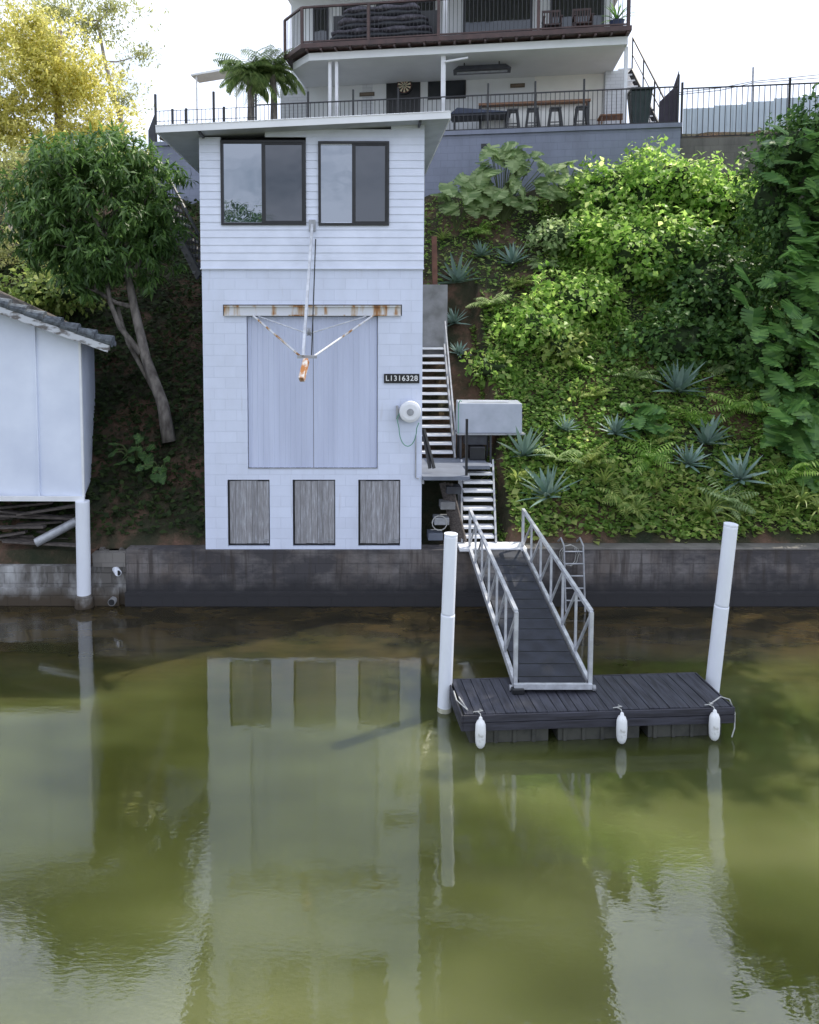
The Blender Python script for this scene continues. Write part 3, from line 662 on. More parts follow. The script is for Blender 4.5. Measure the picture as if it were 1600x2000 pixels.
# ------------------------------------------------------------ platform, stairs, sink
zp=2.42
t=thing('landing_platform','grey steel landing platform beside the boathouse between the two stair flights','platform',(1.6,.8,zp))
B(BX1+.01,2.05,-.06,1.0,zp-.07,zp).build('deck_plate',M['grey_paint'],t)
B(BX1+.01,2.6,1.004,1.9,zp-.07,zp-.002).build('rear_plate',M['grey_paint'],t)
MB().beam((BX1+.02,0,zp-.11),(BX1+.02,1.8,zp-.11),.05,.08).build('bearer',M['galv'],t)
x=at(911,850,.1).x
MB().beam((x,.05,zp-.05),(x,.05,zp+1.05),.045,.045).build('corner_post',M['black'],t)
MB().beam((x,1.0,1.0),(x,1.0,zp-.07),.05,.05).build('support_leg',M['galv'],t)
for i in range(2):
    a=at(848-i*8,915,.3); b_=at(828-i*2,838,.5); o=MB().beam(a,b_,.06,.03).build('leaning_bar',M['black'])
    tag(o,['black bar leaning on the boathouse corner, nearer the post','black bar leaning on the boathouse corner, nearer the wall'][i],'bar')
def stair(name,label,xa,xb,pa,pb,w,n,mat,rail=None):
    t=thing(name,label,'stairs',(xa,pa[0],pa[1]))
    for i in range(n):
        f=(i+.5)/n; x=xa*(1-f)+xb*f; y=pa[0]*(1-f)+pb[0]*f; z=pa[1]*(1-f)+pb[1]*f
        B(x,x+w,y-.11,y+.11,z-.02,z+.025).build('tread',mat,t)
    for k,dx in enumerate((-.03,w+.03)):
        MB().beam((xa+dx,pa[0]-.1,pa[1]-.05),(xb+dx,pb[0],pb[1]-.02),.035,.17).build('stringer',M['galv'],t)
    if rail:
        mb=MB(); dx=w+.05
        P=lambda f,h: Vector(((xa+dx)*(1-f)+(xb+dx)*f,pa[0]*(1-f)+pb[0]*f,pa[1]*(1-f)+pb[1]*f+h))
        mb.beam(P(0,rail),P(1,rail),.03,.03)
        for f in (0.02,.33,.66,.98): mb.beam(P(f,0),P(f,rail),.03,.03)
        mb.build('handrail',M['galv'],t)
    return t
stair('steel_stairs','upper flight of white open treads climbing beside the boathouse wall',1.28,1.28,(1.95,zp+.02),(4.0,4.72),.70,14,M['white'],.55)
stair('steel_stairs','lower flight of white treads rising from seawall to grey platform',1.98,2.14,(.30,1.12),(1.55,zp),.58,9,M['white'])
p=at(828,672,4.1); q=at(874,556,4.1)
o=B(.9,q.x,4.05,5.2,3.5,q.z).build('concrete_landing',M['concrete']); tag(o,'grey concrete landing block above the upper stair flight','landing')
a=at(850,546,4.6); b_=at(848,462,4.6); o=MB().beam(a-Vector((0,0,.3)),b_,.12,.12).build('timber_post',simple('red_brown_post',(.20,.09,.06),(.12,.05,.035),.7)); tag(o,'red brown timber post above the stair landing','post')
p=at(895,846,1.7); q=at(1020,846,1.7); zk=p.z
t=thing('fish_cleaning_bench','pale grey outdoor sink cabinet standing on dark legs beside the platform','bench',((p.x+q.x)/2,1.9,zp))
ztt=at(1000,788,1.7).z
MB().add([(p.x,1.7,zk),(q.x,1.7,zk),(q.x,2.2,zk),(p.x,2.2,zk),(p.x+.02,1.74,ztt),(q.x,1.74,ztt-.01),(q.x,2.2,ztt+.02),(p.x+.02,2.2,ztt+.03)],[(0,3,2,1),(4,5,6,7),(0,1,5,4),(1,2,6,5),(2,3,7,6),(3,0,4,7)]).build('cabinet',M['steel_soft'],t,bev=.012)
B(p.x-.02,q.x+.06,1.66,2.2,zk-.035,zk-.003).build('bench_top',M['galv'],t)
B(p.x+.15,p.x+.6,1.76,2.15,zk-.25,zk-.038).build('basin',M['dark_grey'],t)
for x in (p.x+.06,p.x+.68,q.x-.02):
    for y in (1.75,2.15): B(x-.02,x+.02,y-.02,y+.02,hz(x,y)-.3,zk-.037).build('leg',M['dark_grey'],t)
MB().tube([(p.x+.0,1.68,zk),(p.x+.0,1.68,zk+.62),(p.x+.03,1.66,zk+.68),(p.x+.06,1.64,zk+.66)],.010,8).build('tap',M['hose'],t)
MB().beam((p.x+.22,1.8,ztt+.05),(q.x-.25,1.85,ztt+.03),.05,.02).build('lid_bar',M['white'],t)
c=at(931,885,1.75); o=B(c.x-.16,c.x+.16,1.6,1.9,zp,zp+.28).build('black_crate',M['black'],bev=.02); tag(o,'black plastic crate on the platform under the sink bench','crate')
for i in range(4):
    c=at(850+i*12,1045-i*30,.35); o=B(c.x-.14,c.x+.14,.25,.55,c.z-.08,c.z+.06).build('storage_crate',[M['grey_paint'],M['galv'],M['concrete'],M['dark_grey']][i],bev=.01)
    tag(o,['lowest grey crate beneath the landing platform','pale box beneath the landing platform, second from ground','grey box stacked beneath the landing platform, third up','dark box stacked topmost beneath the landing platform'][i],'crate')
a=at(906,1058,.2); b_=at(878,945,.4)
for i in range(3):
    o=MB().beam(a+Vector((-i*.06,i*.05,0)),b_+Vector((-i*.06,i*.05,0)),.05,.12).build('leaning_plank',M['junk_wood']); tag(o,'one of the old planks leaning together under the landing platform','plank','planks leaning under the platform')
pts=[at(858,1020,.3)+Vector((.14*math.cos(a*.5),-.06,.14*math.sin(a*.5))) for a in range(0,20)]
o=MB().tube(pts,.010,6).build('hose_coil',M['rope']); tag(o,'pale coiled hose hanging beneath the landing platform','hose')
t=thing('garden_stairs','dark stair flight with railing descending behind the left of the boathouse','stairs',at(370,500,4.2))
a=at(328,395,5.2); b_=at(400,535,4.2)
for i in range(10):
    f=i/9; p=a.lerp(b_,f); B(p.x-.16,p.x+.2,p.y-.6,p.y+.3,p.z-.03,p.z+.03).build('tread',M['concrete'],t)
MB().beam(a+Vector((0,-.65,-.1)),b_+Vector((0,-.65,-.1)),.05,.2).build('stringer',M['dark_grey'],t)
mb=MB(); mb.beam(a+Vector((0,-.65,.85)),b_+Vector((0,-.65,.85)),.04,.05)
for i in range(13):
    p=a.lerp(b_,i/12); mb.tube([p+Vector((0,-.65,-.05)),p+Vector((0,-.65,.85))],.013,5)
mb.build('railing',M['dark_grey'],t)
# ------------------------------------------------------------ retaining walls + terrace
def LH(name,label,cat,s,tt,z,group=None):
    P=hw(s,tt,z); return thing(name,label,cat,P,-HA,group)
sL=hl(300,258,0).x
t=LH('retaining_wall','grey painted block retaining wall holding up the house terrace','wall',0,0,-2.4)
B(sL,0,0,.3,0,2.4-.12).build('wall_face',M['grey_wall'],t,local=True)
B(sL-.1,.02,-.06,.34,2.284,2.4).build('terrace_edge',M['grey_wall'],t,local=True)
B(hl(940,285,0).x,hl(952,285,0).x,-.02,-.002,hl(940,290,0).z+2.4,hl(940,281,0).z+2.4).build('weep_hole',M['black'],t,local=True)
t=LH('patio','pale concrete house terrace behind the black railing','terrace',0,3,-.1)
B(sL,0,-2.65,9,-.02,.1).build('slab',M['concrete'],t,local=True)
s1=hl(1600,300,.1).x
t=LH('block_wall','bare grey concrete block wall below the right hand railing','wall',1,.1,-2.4)
zz=hl(1400,268,.1).z+2.4
B(.025-1,s1+6,.0,.2,-1.5,zz).build('wall_face',M['bare_block'],t,local=True)
def railing(name,label,s0,s1,tt,zb,zt,step,post_s,mat,ptop=None,r=.008):
    t=LH(name,label,'railing',(s0+s1)/2,tt,zb); c=(s0+s1)/2; h=zt-zb
    mb=MB(); k=s0
    while k<s1: mb.box(k-c-r,k-c+r,-r,r,.06,h-.03); k+=step
    mb.build('bars',mat,t,local=True)
    B(s0-c,s1-c,-.02,.02,h-.03,h).build('top_rail',mat,t,local=True); B(s0-c,s1-c,-.015,.015,.04,.07).build('bottom_rail',mat,t,local=True)
    for ps in post_s: B(ps-c-.025,ps-c+.025,-.025,.025,-.02,(ptop or h)+.0).build('post',mat,t,local=True)
    return t
fs=lambda px: hl(px,220,.12).x
railing('terrace_railing','long black bar railing along the terrace in front of the bar stools',fs(500),-.05,.12,.0,1.0,.125,[fs(x) for x in (500,602,690,778,953,1045,1140)]+[-.06],M['black'],1.3)
railing('side_railing','black bar railing on the bare block wall at the right',.05,s1+4,.2,zz-2.4,zz-2.4+1.35,.14,[.06,fs(1543),fs(1700)],M['black'],1.5)
t=LH('wire_fence','tall black posts with thin wires at the left end of the terrace','fence',fs(360),.2,0); c=fs(360)
for px in (302,335,362,416,436): B(fs(px)-c-.03,fs(px)-c+.03,-.03,.03,0,1.45 if px in(302,416) else 1.0).build('post',M['black'],t,local=True)
mb=MB()
for z_ in (.35,.65,.95): mb.box(fs(300)-c,fs(500)-c,-.008,.008,z_,z_+.014)
k=fs(302)
while k<fs(500): mb.box(k-c-.006,k-c+.006,-.006,.006,.05,.95); k+=.13
mb.build('wires',M['black'],t,local=True)
P=hl(405,150,6.5); t=LH('carport_roof','small white flat roof beyond the palms at the terrace left','roof',P.x,6.5,P.z)
mb=MB(); mb.add([(-.5,-.4,-.06),(1.4,-.4,.14),(1.4,.5,.14),(-.5,.5,-.06),(-.5,-.4,.0),(1.4,-.4,.24),(1.4,.5,.24),(-.5,.5,.0)],[(0,3,2,1),(4,5,6,7),(0,1,5,4),(1,2,6,5),(2,3,7,6),(3,0,4,7)]).build('roof_panel',M['roof_white'],t,local=True)
for x in(-.35,1.2): B(x,x+.05,-.3,-.25,-P.z,-.06).build('post',M['white'],t,local=True)
for i,(px,wd_) in enumerate([(345,.55),(395,.6)]):
    P=hl(px,232,1.8); t=LH('patio_table',['low round table with dark top at far left of the terrace','low round table with dark top nearer the palms'][i],'table',P.x,1.8,0)
    MB().lathe([(.02,.5),(wd_,.5),(wd_,.53),(.02,.53)],(0,0,0),'z',20).build('top',M['dark_grey'],t,local=True)
    for k in range(3):
        a=k*2.1; MB().beam((.1*math.cos(a),.1*math.sin(a),.5),(.35*math.cos(a),.35*math.sin(a),0),.03,.03).build('leg',M['dark_grey'],t,local=True)
# ------------------------------------------------------------ house
sR=hl(1230,60,0).x; sLd=hl(590,88,0).x; c1=hlz(557,108,2.6); TB=2.7
ht=LH('house','white two storey house with long brown edged balcony above the terrace','house',-5,TB,0)
def HB(x0,x1,y0,y1,z0,z1): return B(x0+5,x1+5,y0-TB,y1-TB,z0,z1)
def HP(poly,z0,z1): return MB().prism([(p[0]+5,p[1]-TB) for p in poly],z0,z1)
def hb(mb,name,mat,par=ht): return mb.build(name,mat,par,local=True)
dz=hl(1230,58,0).z
poly=[(sR,0.22),(sLd+.15,0.22),(c1.x+.2,c1.y+.15),(c1.x+.2,5.5),(sR,5.5)]
polyd=[(sR+.05,-.05),(sLd-.02,-.05),(c1.x,c1.y),(c1.x,5.5),(sR+.05,5.5)]
zceil=dz-.30
hb(HP(poly,zceil,dz-.09),'floor_slab',M['house_render'])
hb(HP(polyd,dz-.03,dz+.10),'balcony_deck',M['brown_paint'])
mb=MB(); k=sLd+.1
while k<sR: mb.box(k+5,k+5.06,-.02-TB,.9-TB,dz-.088,dz-.031); k+=.42
hb(mb,'joists',M['brown_paint'])
wl=hl(548,170,TB).x; wr=hl(1218,170,TB).x
hb(HB(wl,wr,TB,TB+.2,0,zceil),'ground_wall',M['house_render'])
hb(HB(wl,hl(602,170,TB).x,TB-.02,TB-.001,0,zceil),'brick_pier',M['house_white'])
hb(HB(hl(1180,170,TB).x,wr,TB-.25,TB-.001,0,zceil),'brick_pier',M['house_white'])
hb(HB(hl(708,170,TB).x,hl(728,170,TB).x,TB-.02,TB-.001,0,zceil),'brick_pier',M['house_white'])
a=hl(755,140,TB); b_=hl(821,218,TB)
hb(HB(a.x,b_.x,TB-.04,TB-.002,.0,a.z),'dark_doorway',M['black'])
a=hl(836,157,TB); b_=hl(910,192,TB)
w_=hb(HB(a.x,b_.x,TB-.03,TB-.002,b_.z,a.z),'window',M['black']); hb(HB(a.x+.04,b_.x-.04,TB-.036,TB-.031,b_.z+.04,a.z-.04),'pane',M['glass_house'],w_)
a=hl(1045,138,TB); b_=hl(1178,200,TB)
hb(HB(a.x,b_.x,TB-.03,TB-.002,.85,a.z),'servery_opening',M['bright_wall'])
for i,(px,w_) in enumerate([(645,.09),(658,.09),(866,.13),(1222,.09)]):
    s_=hl(px,150,.45).x; hb(HB(s_-w_/2,s_+w_/2,.4,.4+w_,0,zceil),'column',M['white'])
s_=hl(866,110,.5).x
mb=MB(); mb.tube([(s_+5.04,.35-TB,zceil-.18),(s_+5.4,.35-TB,zceil-.14),(s_+5.7,.35-TB,zceil-.10)],.035,8); hb(mb,'downpipe',M['white'])
hb(HB(c1.x+.3,sR,TB+.1,TB+.3,dz+.1,dz+2.7),'upper_wall',M['house_render'])
for a_,b__ in ((612,642),(668,700),(735,850),(905,1040),(1075,1180)):
    a=hl(a_,20,TB+.1).x; b_=hl(b__,20,TB+.1).x
    w_=hb(HB(a,b_,TB+.04,TB+.098,dz+.1,dz+2.2),'sliding_door',M['dark_grey']); hb(HB(a+.06,b_-.06,TB+.03,TB+.039,dz+.16,dz+2.12),'pane',M['glass_house'],w_)
s_=hl(870,30,.6).x; hb(HB(s_-.06,s_+.06,.55,.67,dz+.1,dz+2.7),'balcony_column',M['white'])
hb(HP([(sR+.5,-.6),(c1.x-.5,-.6),(c1.x-.5,8),(sR+.5,8)],dz+2.7,dz+2.9),'roof',M['roof_white'])
hb(HB(c1.x+.3,wl+.3,TB+.3,7,0,dz+2.7),'side_wall',M['house_render'])
sm=(sR+sLd)/2
t=LH('balcony_railing','brown balcony railing with thin black bars across the upper floor','railing',sm,0,dz+.1)
mb=MB(); k=sLd
while k<sR: mb.box(k-sm-.007,k-sm+.007,-.007,.007,.05,.98); k+=.11
e0_=Vector((sLd-sm,0,0)); e1_=Vector((c1.x-sm,c1.y,0))
for i in range(12):
    p=e0_.lerp(e1_,i/12); mb.box(p.x-.007,p.x+.007,p.y-.007,p.y+.007,.05,.98)
mb.build('bars',M['black'],t,local=True)
mb=MB(); mb.box(sLd-sm,sR-sm,-.035,.035,.98,1.03); mb.beam(e0_+Vector((0,0,1.005)),e1_+Vector((0,0,1.005)),.07,.05); mb.box(sLd-sm,sR-sm,-.02,.02,.03,.07); mb.build('rails',M['brown_paint'],t,local=True)
for px in (590,720,857,1052,1228):
    p=hl(px,30,0).x-sm; B(p-.04,p+.04,-.045,.045,-.12,1.0).build('post',M['brown_paint'],t,local=True)
p=e1_; B(p.x-.04,p.x+.04,p.y-.04,p.y+.04,-.1,1.0).build('post',M['brown_paint'],t,local=True)
a=hl(645,60,.6).x; b_=hl(855,60,.6).x
t=LH('outdoor_daybed','bulky dark daybed heaped with grey cushions at the left of the balcony','daybed',(a+b_)/2,.7,dz+.1); hw_=(b_-a)/2
B(-hw_,hw_,-.35,.45,.05,.2).build('frame',M['black'],t,local=True,bev=.03)
B(-hw_,hw_,.4,.47,.2,1.15).build('back_screen',M['black'],t,local=True)
for i in range(6):
    z_=.2+i*.15; w_=hw_*(.97-.05*i)+rj.uniform(-.08,.04); x=rj.uniform(-.08,.08)
    mb=MB(); nx=14; vs=[]
    for j in range(nx+1):
        xx=x-w_+2*w_*j/nx; zu=.145+.03*math.sin(j*1.3+i*2); zl=.0
        e_=.12 if j in(0,nx) else 0
        vs+=[(xx,-.33+e_,z_+zl+.03),(xx,-.36+e_,z_+zu*.5),(xx,-.30+e_,z_+zu-e_*.4),(xx,.35,z_+zu-e_*.4),(xx,.35,z_+zl)]
    fs_=[(5*j+q,5*j+(q+1)%5,5*j+5+(q+1)%5,5*j+5+q) for j in range(nx) for q in range(5)]+[(4,3,2,1,0),tuple(5*nx+q for q in range(5))]
    mb.add(vs,fs_).build('cushion',M['cushion'] if i%2 else M['dark_grey'],t,local=True,smooth=True)
def wchair(px,label):
    s_=hl(px,45,.9).x; t=LH('timber_chair',label,'chair',s_,.9,dz+.1,None)
    for x in(-.26,.22):
        for y in(-.25,.22): B(x,x+.04,y,y+.04,0,.62 if y<0 else .95).build('leg',M['brown_paint'],t,local=True)
        B(x-.01,x+.06,-.27,.25,.6,.63).build('armrest',M['brown_paint'],t,local=True)
    B(-.26,.26,-.25,.25,.38,.42).build('seat',M['brown_paint'],t,local=True)
    mb=MB()
    for i in range(6): mb.box(-.2+i*.07,-.17+i*.07,.225,.25,.45,.95)
    mb.box(-.26,.26,.222,.255,.9,.96); mb.build('backrest',M['brown_paint'],t,local=True)
wchair(1078,'brown slatted chair on the balcony, the left one of two'); wchair(1138,'brown slatted chair on the balcony, nearer the potted plant')
def rosette_mesh(rg,n,L,Wd,el0,el1,curve,segs=5,fold=.25):
    Vs=[];Fs=[];k=0
    for i in range(n):
        az=2.399*i+rg.uniform(-.2,.2); f=i/max(1,n-1); el=el0+(el1-el0)*f+rg.uniform(-.1,.1); l=L*rg.uniform(.8,1.1)
        p=np.array([0,0,0.02]); h=np.array([math.cos(az),math.sin(az),0]); sd=np.array([-math.sin(az),math.cos(az),0])
        for j in range(segs+1):
            q=j/segs; w=Wd*(.55+.9*q-1.45*q**2.2)*.95 if q<1 else .004
            w=max(w,.004); d=h*math.cos(el-curve*q)+np.array([0,0,1])*math.sin(el-curve*q); nn=np.cross(sd,d)*-1
            Vs+= [p+sd*w/2+nn*w*fold*-1,p,p-sd*w/2+nn*w*fold*-1]
            if j<segs: p=p+d*l/segs
            if j:
                b0=k+3*(j-1); Fs+= [(b0,b0+1,b0+4,b0+3),(b0+1,b0+2,b0+5,b0+4)]
        k+=3*(segs+1)
    return np.array(Vs),np.array(Fs)
P=hl(1205,40,.6); t=LH('potted_plant','leafy plant in a dark pot at the right end of the balcony','plant',P.x,.6,dz+.1)
MB().lathe([(.14,0),(.2,.35),(.21,.36),(.17,.36)],(0,0,0),'z',16).build('pot',simple('blue_glaze',(.05,.07,.14)),t,local=True)
V,Fq=rosette_mesh(random.Random(1),26,.6,.06,.5,1.4,1.0); V=V+np.array([0,0,.34])+np.array(W[t.name].translation)
fastmesh('foliage',V,Fq,M['lf_monstera'],t)
a=hl(935,180,1.6); b_=hl(1152,180,1.6)
t=LH('bar_counter','long timber topped bar counter on the terrace behind the stools','bar counter',(a.x+b_.x)/2,1.6,0); h_=(b_.x-a.x)/2
B(-h_,h_,-.25,.25,1.05,1.11).build('top',M['timber'],t,local=True)
B(-h_+.1,h_-.1,.0,.15,0,1.048).build('front_panel',M['bright_wall'],t,local=True)
for x in (-h_+.02,h_-.08): B(x,x+.06,-.2,-.14,0,1.048).build('leg',M['black'],t,local=True)
names=['first bar stool from the left at the terrace bar','second bar stool from the left at the terrace bar','third bar stool from the left at the terrace bar','rightmost bar stool at the terrace bar']
for i,px in enumerate((1001,1040,1084,1135)):
    P=hl(px,246,.75); t=LH('bar_stool','black metal '+names[i],'stool',P.x,.75,0,'black bar stools on the terrace')
    B(-.16,.16,-.16,.16,.66,.72).build('seat',M['black'],t,local=True,bev=.01)
    for sx in(-1,1):
        for sy in(-1,1): MB().beam((sx*.12,sy*.12,.70),(sx*.20,sy*.20,0),.06,.04).build('leg',M['black'],t,local=True)
    mb=MB(); z_=.28
    mb.box(-.17,.17,-.18,-.16,z_,z_+.025); mb.box(-.17,.17,.16,.18,z_,z_+.025); mb.box(-.18,-.16,-.16,.16,z_+.003,z_+.023); mb.box(.16,.18,-.16,.16,z_+.003,z_+.023)
    mb.build('footrest',M['black'],t,local=True)
P=hl(930,215,1.3); t=LH('covered_table','table under a dark blue grey peaked cover on the terrace','table',P.x,1.3,0)
mb=MB(); mb.add([(-.75,-.4,.72),(1.0,-.4,.72),(1.0,.4,.72),(-.75,.4,.72),(-.55,0,1.0)],[(0,1,4),(1,2,4),(2,3,4),(3,0,4),(3,2,1,0)]).build('cover',M['shade_blue'],t,local=True)
B(-.72,.95,-.36,.36,.66,.715).build('table_top',M['dark_grey'],t,local=True)
for x in(-.65,.85):
    for y in(-.3,.25): B(x,x+.05,y,y+.05,0,.66).build('leg',M['black'],t,local=True)
P=hl(1194,235,1.2); t=LH('picnic_table','small timber table beside the wheelie bin','table',P.x,1.2,0)
B(-.35,.35,-.3,.3,.5,.54).build('top',M['timber'],t,local=True); B(-.3,.3,-.25,.25,.2,.23).build('shelf',M['timber'],t,local=True)
for x in(-.32,.28):
    for y in(-.27,.23): B(x,x+.04,y,y+.04,0,.5).build('leg',M['timber'],t,local=True)
P=hl(1248,240,.5); t=LH('wheelie_bin','dark green wheelie bin at the right end of the terrace','bin',P.x,.5,0)
gb_=simple('bin_green',(.03,.05,.05),(.02,.035,.035),.5)
MB().add([(-.2,-.24,.06),(.2,-.24,.06),(.2,.2,.06),(-.2,.2,.06),(-.28,-.34,.95),(.28,-.34,.95),(.28,.3,.95),(-.28,.3,.95)],[(0,3,2,1),(4,5,6,7),(0,1,5,4),(1,2,6,5),(2,3,7,6),(3,0,4,7)]).build('body',gb_,t,local=True,bev=.02)
B(-.3,.3,-.37,.34,.955,1.03).build('lid',gb_,t,local=True,bev=.02)
for x in(-.24,.2): MB().lathe([(.02,0),(.1,0),(.1,.04),(.02,.04)],(x,.25,.1),'x',14).build('wheel',M['black'],t,local=True)
P=hl(790,168,TB-.1); t=LH('dartboard','round dartboard hung in the dark doorway of the terrace','dartboard',P.x,TB-.1,P.z)
MB().lathe([(.01,-.03),(.25,-.03),(.25,.03),(.01,.03)],(0,0,0),'y',32).build('ring',M['sign_black'],t,local=True)
for wedge in (0,1):
    mb=MB()
    for i in range(wedge,20,2):
        a0=2*math.pi*(i-.5)/20; a1=2*math.pi*(i+.5)/20; r0,r1=.02,.215
        mb.add([(r0*math.cos(a0),-.034,r0*math.sin(a0)),(r1*math.cos(a0),-.034,r1*math.sin(a0)),(r1*math.cos(a1),-.034,r1*math.sin(a1)),(r0*math.cos(a1),-.034,r0*math.sin(a1))],[(0,1,2,3)])
    mb.build('segments',simple('dart_cream',(.9,.82,.6)) if wedge else simple('dart_black',(.03,.025,.02)),t,local=True)
mb=MB(); 
for r0,r1 in ((.205,.215),(.11,.118)):
    for i in range(32):
        a0=2*math.pi*i/32;a1=2*math.pi*(i+1)/32
        mb.add([(r0*math.cos(a0),-.037,r0*math.sin(a0)),(r1*math.cos(a0),-.037,r1*math.sin(a0)),(r1*math.cos(a1),-.037,r1*math.sin(a1)),(r0*math.cos(a1),-.037,r0*math.sin(a1))],[(0,1,2,3)])
mb.build('score_rings',simple('dart_red',(.35,.05,.04)),t,local=True)
P=hl(940,124,1.1); zh=min(P.z,zceil-.28); t=LH('ceiling_heater','long dark strip heater hung beneath the balcony ceiling','heater',P.x,1.1,zh)
MB().add([(-.8,-.25,.02),(.85,-.25,.02),(.85,.25,.02),(-.8,.25,.02),(-.65,-.15,.16),(.7,-.15,.16),(.7,.15,.16),(-.65,.15,.16)],[(0,3,2,1),(4,5,6,7),(0,1,5,4),(1,2,6,5),(2,3,7,6),(3,0,4,7)]).build('hood',M['dark_grey'],t,local=True)
B(-.7,.75,-.05,.05,-.02,.018).build('element',M['galv'],t,local=True)
for x in(-.5,.5): B(x,x+.03,-.02,.02,.16,zceil-zh).build('hanger',M['black'],t,local=True)
for px,py,w_,lab in ((717,184,.24,'small dark wooden plaque left of the dark doorway'),(1011,167,.22,'small wooden plaque on the wall above the bar')):
    P=hl(px,py,TB-.03); t=LH('wall_plaque',lab,'plaque',P.x,TB-.03,P.z)
    B(-w_,w_,-.01,.01,-.06,.06).build('board',simple('plaque_wood',(.10,.07,.05)),t,local=True); B(-w_+.03,w_-.03,-.014,-.011,-.035,.035).build('panel',simple('plaque_face',(.22,.17,.12)),t,local=True)
t=LH('outside_stairs','steep outdoor stairs with black handrail at the right of the house','stairs',hl(1225,240,1.6).x,1.6,0)
n=12
for i in range(n):
    f=i/(n-1); B(.75-f*.75,1.15-f*.75,.4+f*1.2,1.1+f*1.2,.15+f*2.3,.19+f*2.3).build('tread',M['white'],t,local=True)
MB().beam((1.1,.4,.1),(.35,1.6,2.4),.05,.18).build('stringer',M['black'],t,local=True)
mb=MB(); mb.beam((1.15,.4,1.1),(.4,1.6,3.4),.04,.04); mb.beam((1.15,.4,.6),(.4,1.6,2.9),.025,.025)
for f in(0,.33,.66,1): mb.beam((1.15-.75*f,.4+1.2*f,.15+2.3*f),(1.15-.75*f,.4+1.2*f,1.1+2.3*f),.035,.035)
mb.build('handrail',M['black'],t,local=True)
t=LH('screen_gate','dark mesh side gate with curved top at the terrace end','gate',hl(1308,240,.4).x,.4,0)
a=hl(1288,192,.4); b_=hl(1327,136,.4); x0_=hl(1308,240,.4).x
MB().add([(a.x-x0_,0,.02),(b_.x-x0_,0,.02),(b_.x-x0_,0,b_.z),((a.x+b_.x)/2-x0_+.1,0,(a.z+b_.z)/2-.12),(a.x-x0_,0,a.z-.1),(a.x-x0_,.03,.02),(b_.x-x0_,.03,.02),(b_.x-x0_,.03,b_.z),((a.x+b_.x)/2-x0_+.1,.03,(a.z+b_.z)/2-.12),(a.x-x0_,.03,a.z-.1)],[(0,1,2,3,4),(9,8,7,6,5),(0,5,6,1),(1,6,7,2),(2,7,8,3),(3,8,9,4),(4,9,5,0)]).build('mesh_infill',simple('dark_purple_mesh',(.05,.04,.06)),t,local=True)
P=hl(296,205,.4); t=LH('privacy_screen','dark slanted screen at the far left end of the terrace','screen',P.x,.4,0)
MB().add([(-.12,0,.0),(.1,0,0),(.1,0,.95),(-.12,0,.45),(-.12,.03,.0),(.1,.03,0),(.1,.03,.95),(-.12,.03,.45)],[(0,1,2,3),(7,6,5,4),(0,4,5,1),(1,5,6,2),(2,6,7,3),(3,7,4,0)]).build('infill',M['dark_grey'],t,local=True)
t=LH('sheet_fence','pale blue corrugated sheet fence stepping up beyond the right railing','fence',2,5,0)
mb=MB()
for i,(pa_,pb_,yt) in enumerate([(1335,1395,212),(1395,1458,206),(1458,1512,199),(1512,1572,192),(1572,1680,187)]):
    a=hl(pa_,yt,5).x-2; b_=hl(pb_,yt,5).x-2; z_=hl(pa_,yt,5).z; x=a
    while x<b_: mb.box(x,min(x+.10,b_),0,.03,-1,z_); mb.box(x+.1,min(x+.2,b_),.02,.045,-1,z_); x+=.2
mb.build('sheeting',M['corr_fence'],t,local=True)
P=hl(1498,238,4); t=LH('aerial_pole','thin pole with overhead wires beyond the sheet fence','pole',P.x,5.4,0)
MB().tube([(0,0,-1),(0,0,hl(1498,130,5.4).z)],.03,6).build('mast',M['galv'],t,local=True); zz_=hl(1498,158,5.4).z
for q in range(2):
    MB().tube([(-2.6,0,zz_-.28-q*.06),(-1,0,zz_-.16-q*.08),(0,0,zz_-q*.05),(2,0,zz_+.12-q*.1),(6,0,zz_+.3)],.012,5).build('wire',M['black'],t,local=True)
# ------------------------------------------------------------ vegetation
def frond(base,az,el,L,droop=1.5,lf=.33,wl=.05,n=18):
    p=np.array(base,float); h=np.array([math.cos(az),math.sin(az),0]); sd=np.array([-math.sin(az),math.cos(az),0])
    Ps=[];Ds=[]
    for j in range(n):
        q=j/n; d=h*math.cos(el-droop*q)+np.array([0,0,1])*math.sin(el-droop*q); Ps.append(p.copy()); Ds.append(d); p=p+d*L/n
    Ps=np.array(Ps);Ds=np.array(Ds)
    PP=np.concatenate([Ps,Ps]); DD=np.concatenate([Ds*.5+sd-[0,0,.35],Ds*.5-sd-[0,0,.35]]); ls=np.concatenate([np.sin(np.linspace(.35,2.9,n))]*2)*L*lf
    V,Fq=leaf_arrays(PP,DD,np.tile([0,0,1.],(2*n,1)),ls,np.full(2*n,wl),0,.25)
    rV,rF=leaf_arrays(Ps[:-1],Ps[1:]-Ps[:-1],np.tile([0,0,1.],(n-1,1)),np.full(n-1,L/n*1.3),np.full(n-1,.025),0,0)
    return join([(V,Fq),(rV,rF)])
for i,(px,pyb,pyc,Y,lab) in enumerate([(490,240,148,9.4,'slender palm with dark trunk left of the house corner, the left one of two'),(535,240,142,9.7,'slender palm against the house corner, the right one of two')]):
    b0=at(px,pyb,Y); c0=at(px-3,pyc,Y); t=thing('palm_tree',lab,'palm',b0)
    MB().tube([b0-Vector((0,0,.3)),b0.lerp(c0,.5)+Vector((.03,0,0)),c0],[.12,.10,.09],10).build('trunk',M['bark'],t)
    rg=random.Random(i); fr=[frond(c0,rg.uniform(0,.8)+k*2.399,rg.uniform(-.2,1.45),rg.uniform(.75,1.35),1.6,.36,.05) for k in range(52)]
    V,Fq=join(fr); fastmesh('crown',V,Fq,M['lf_palm'],t)
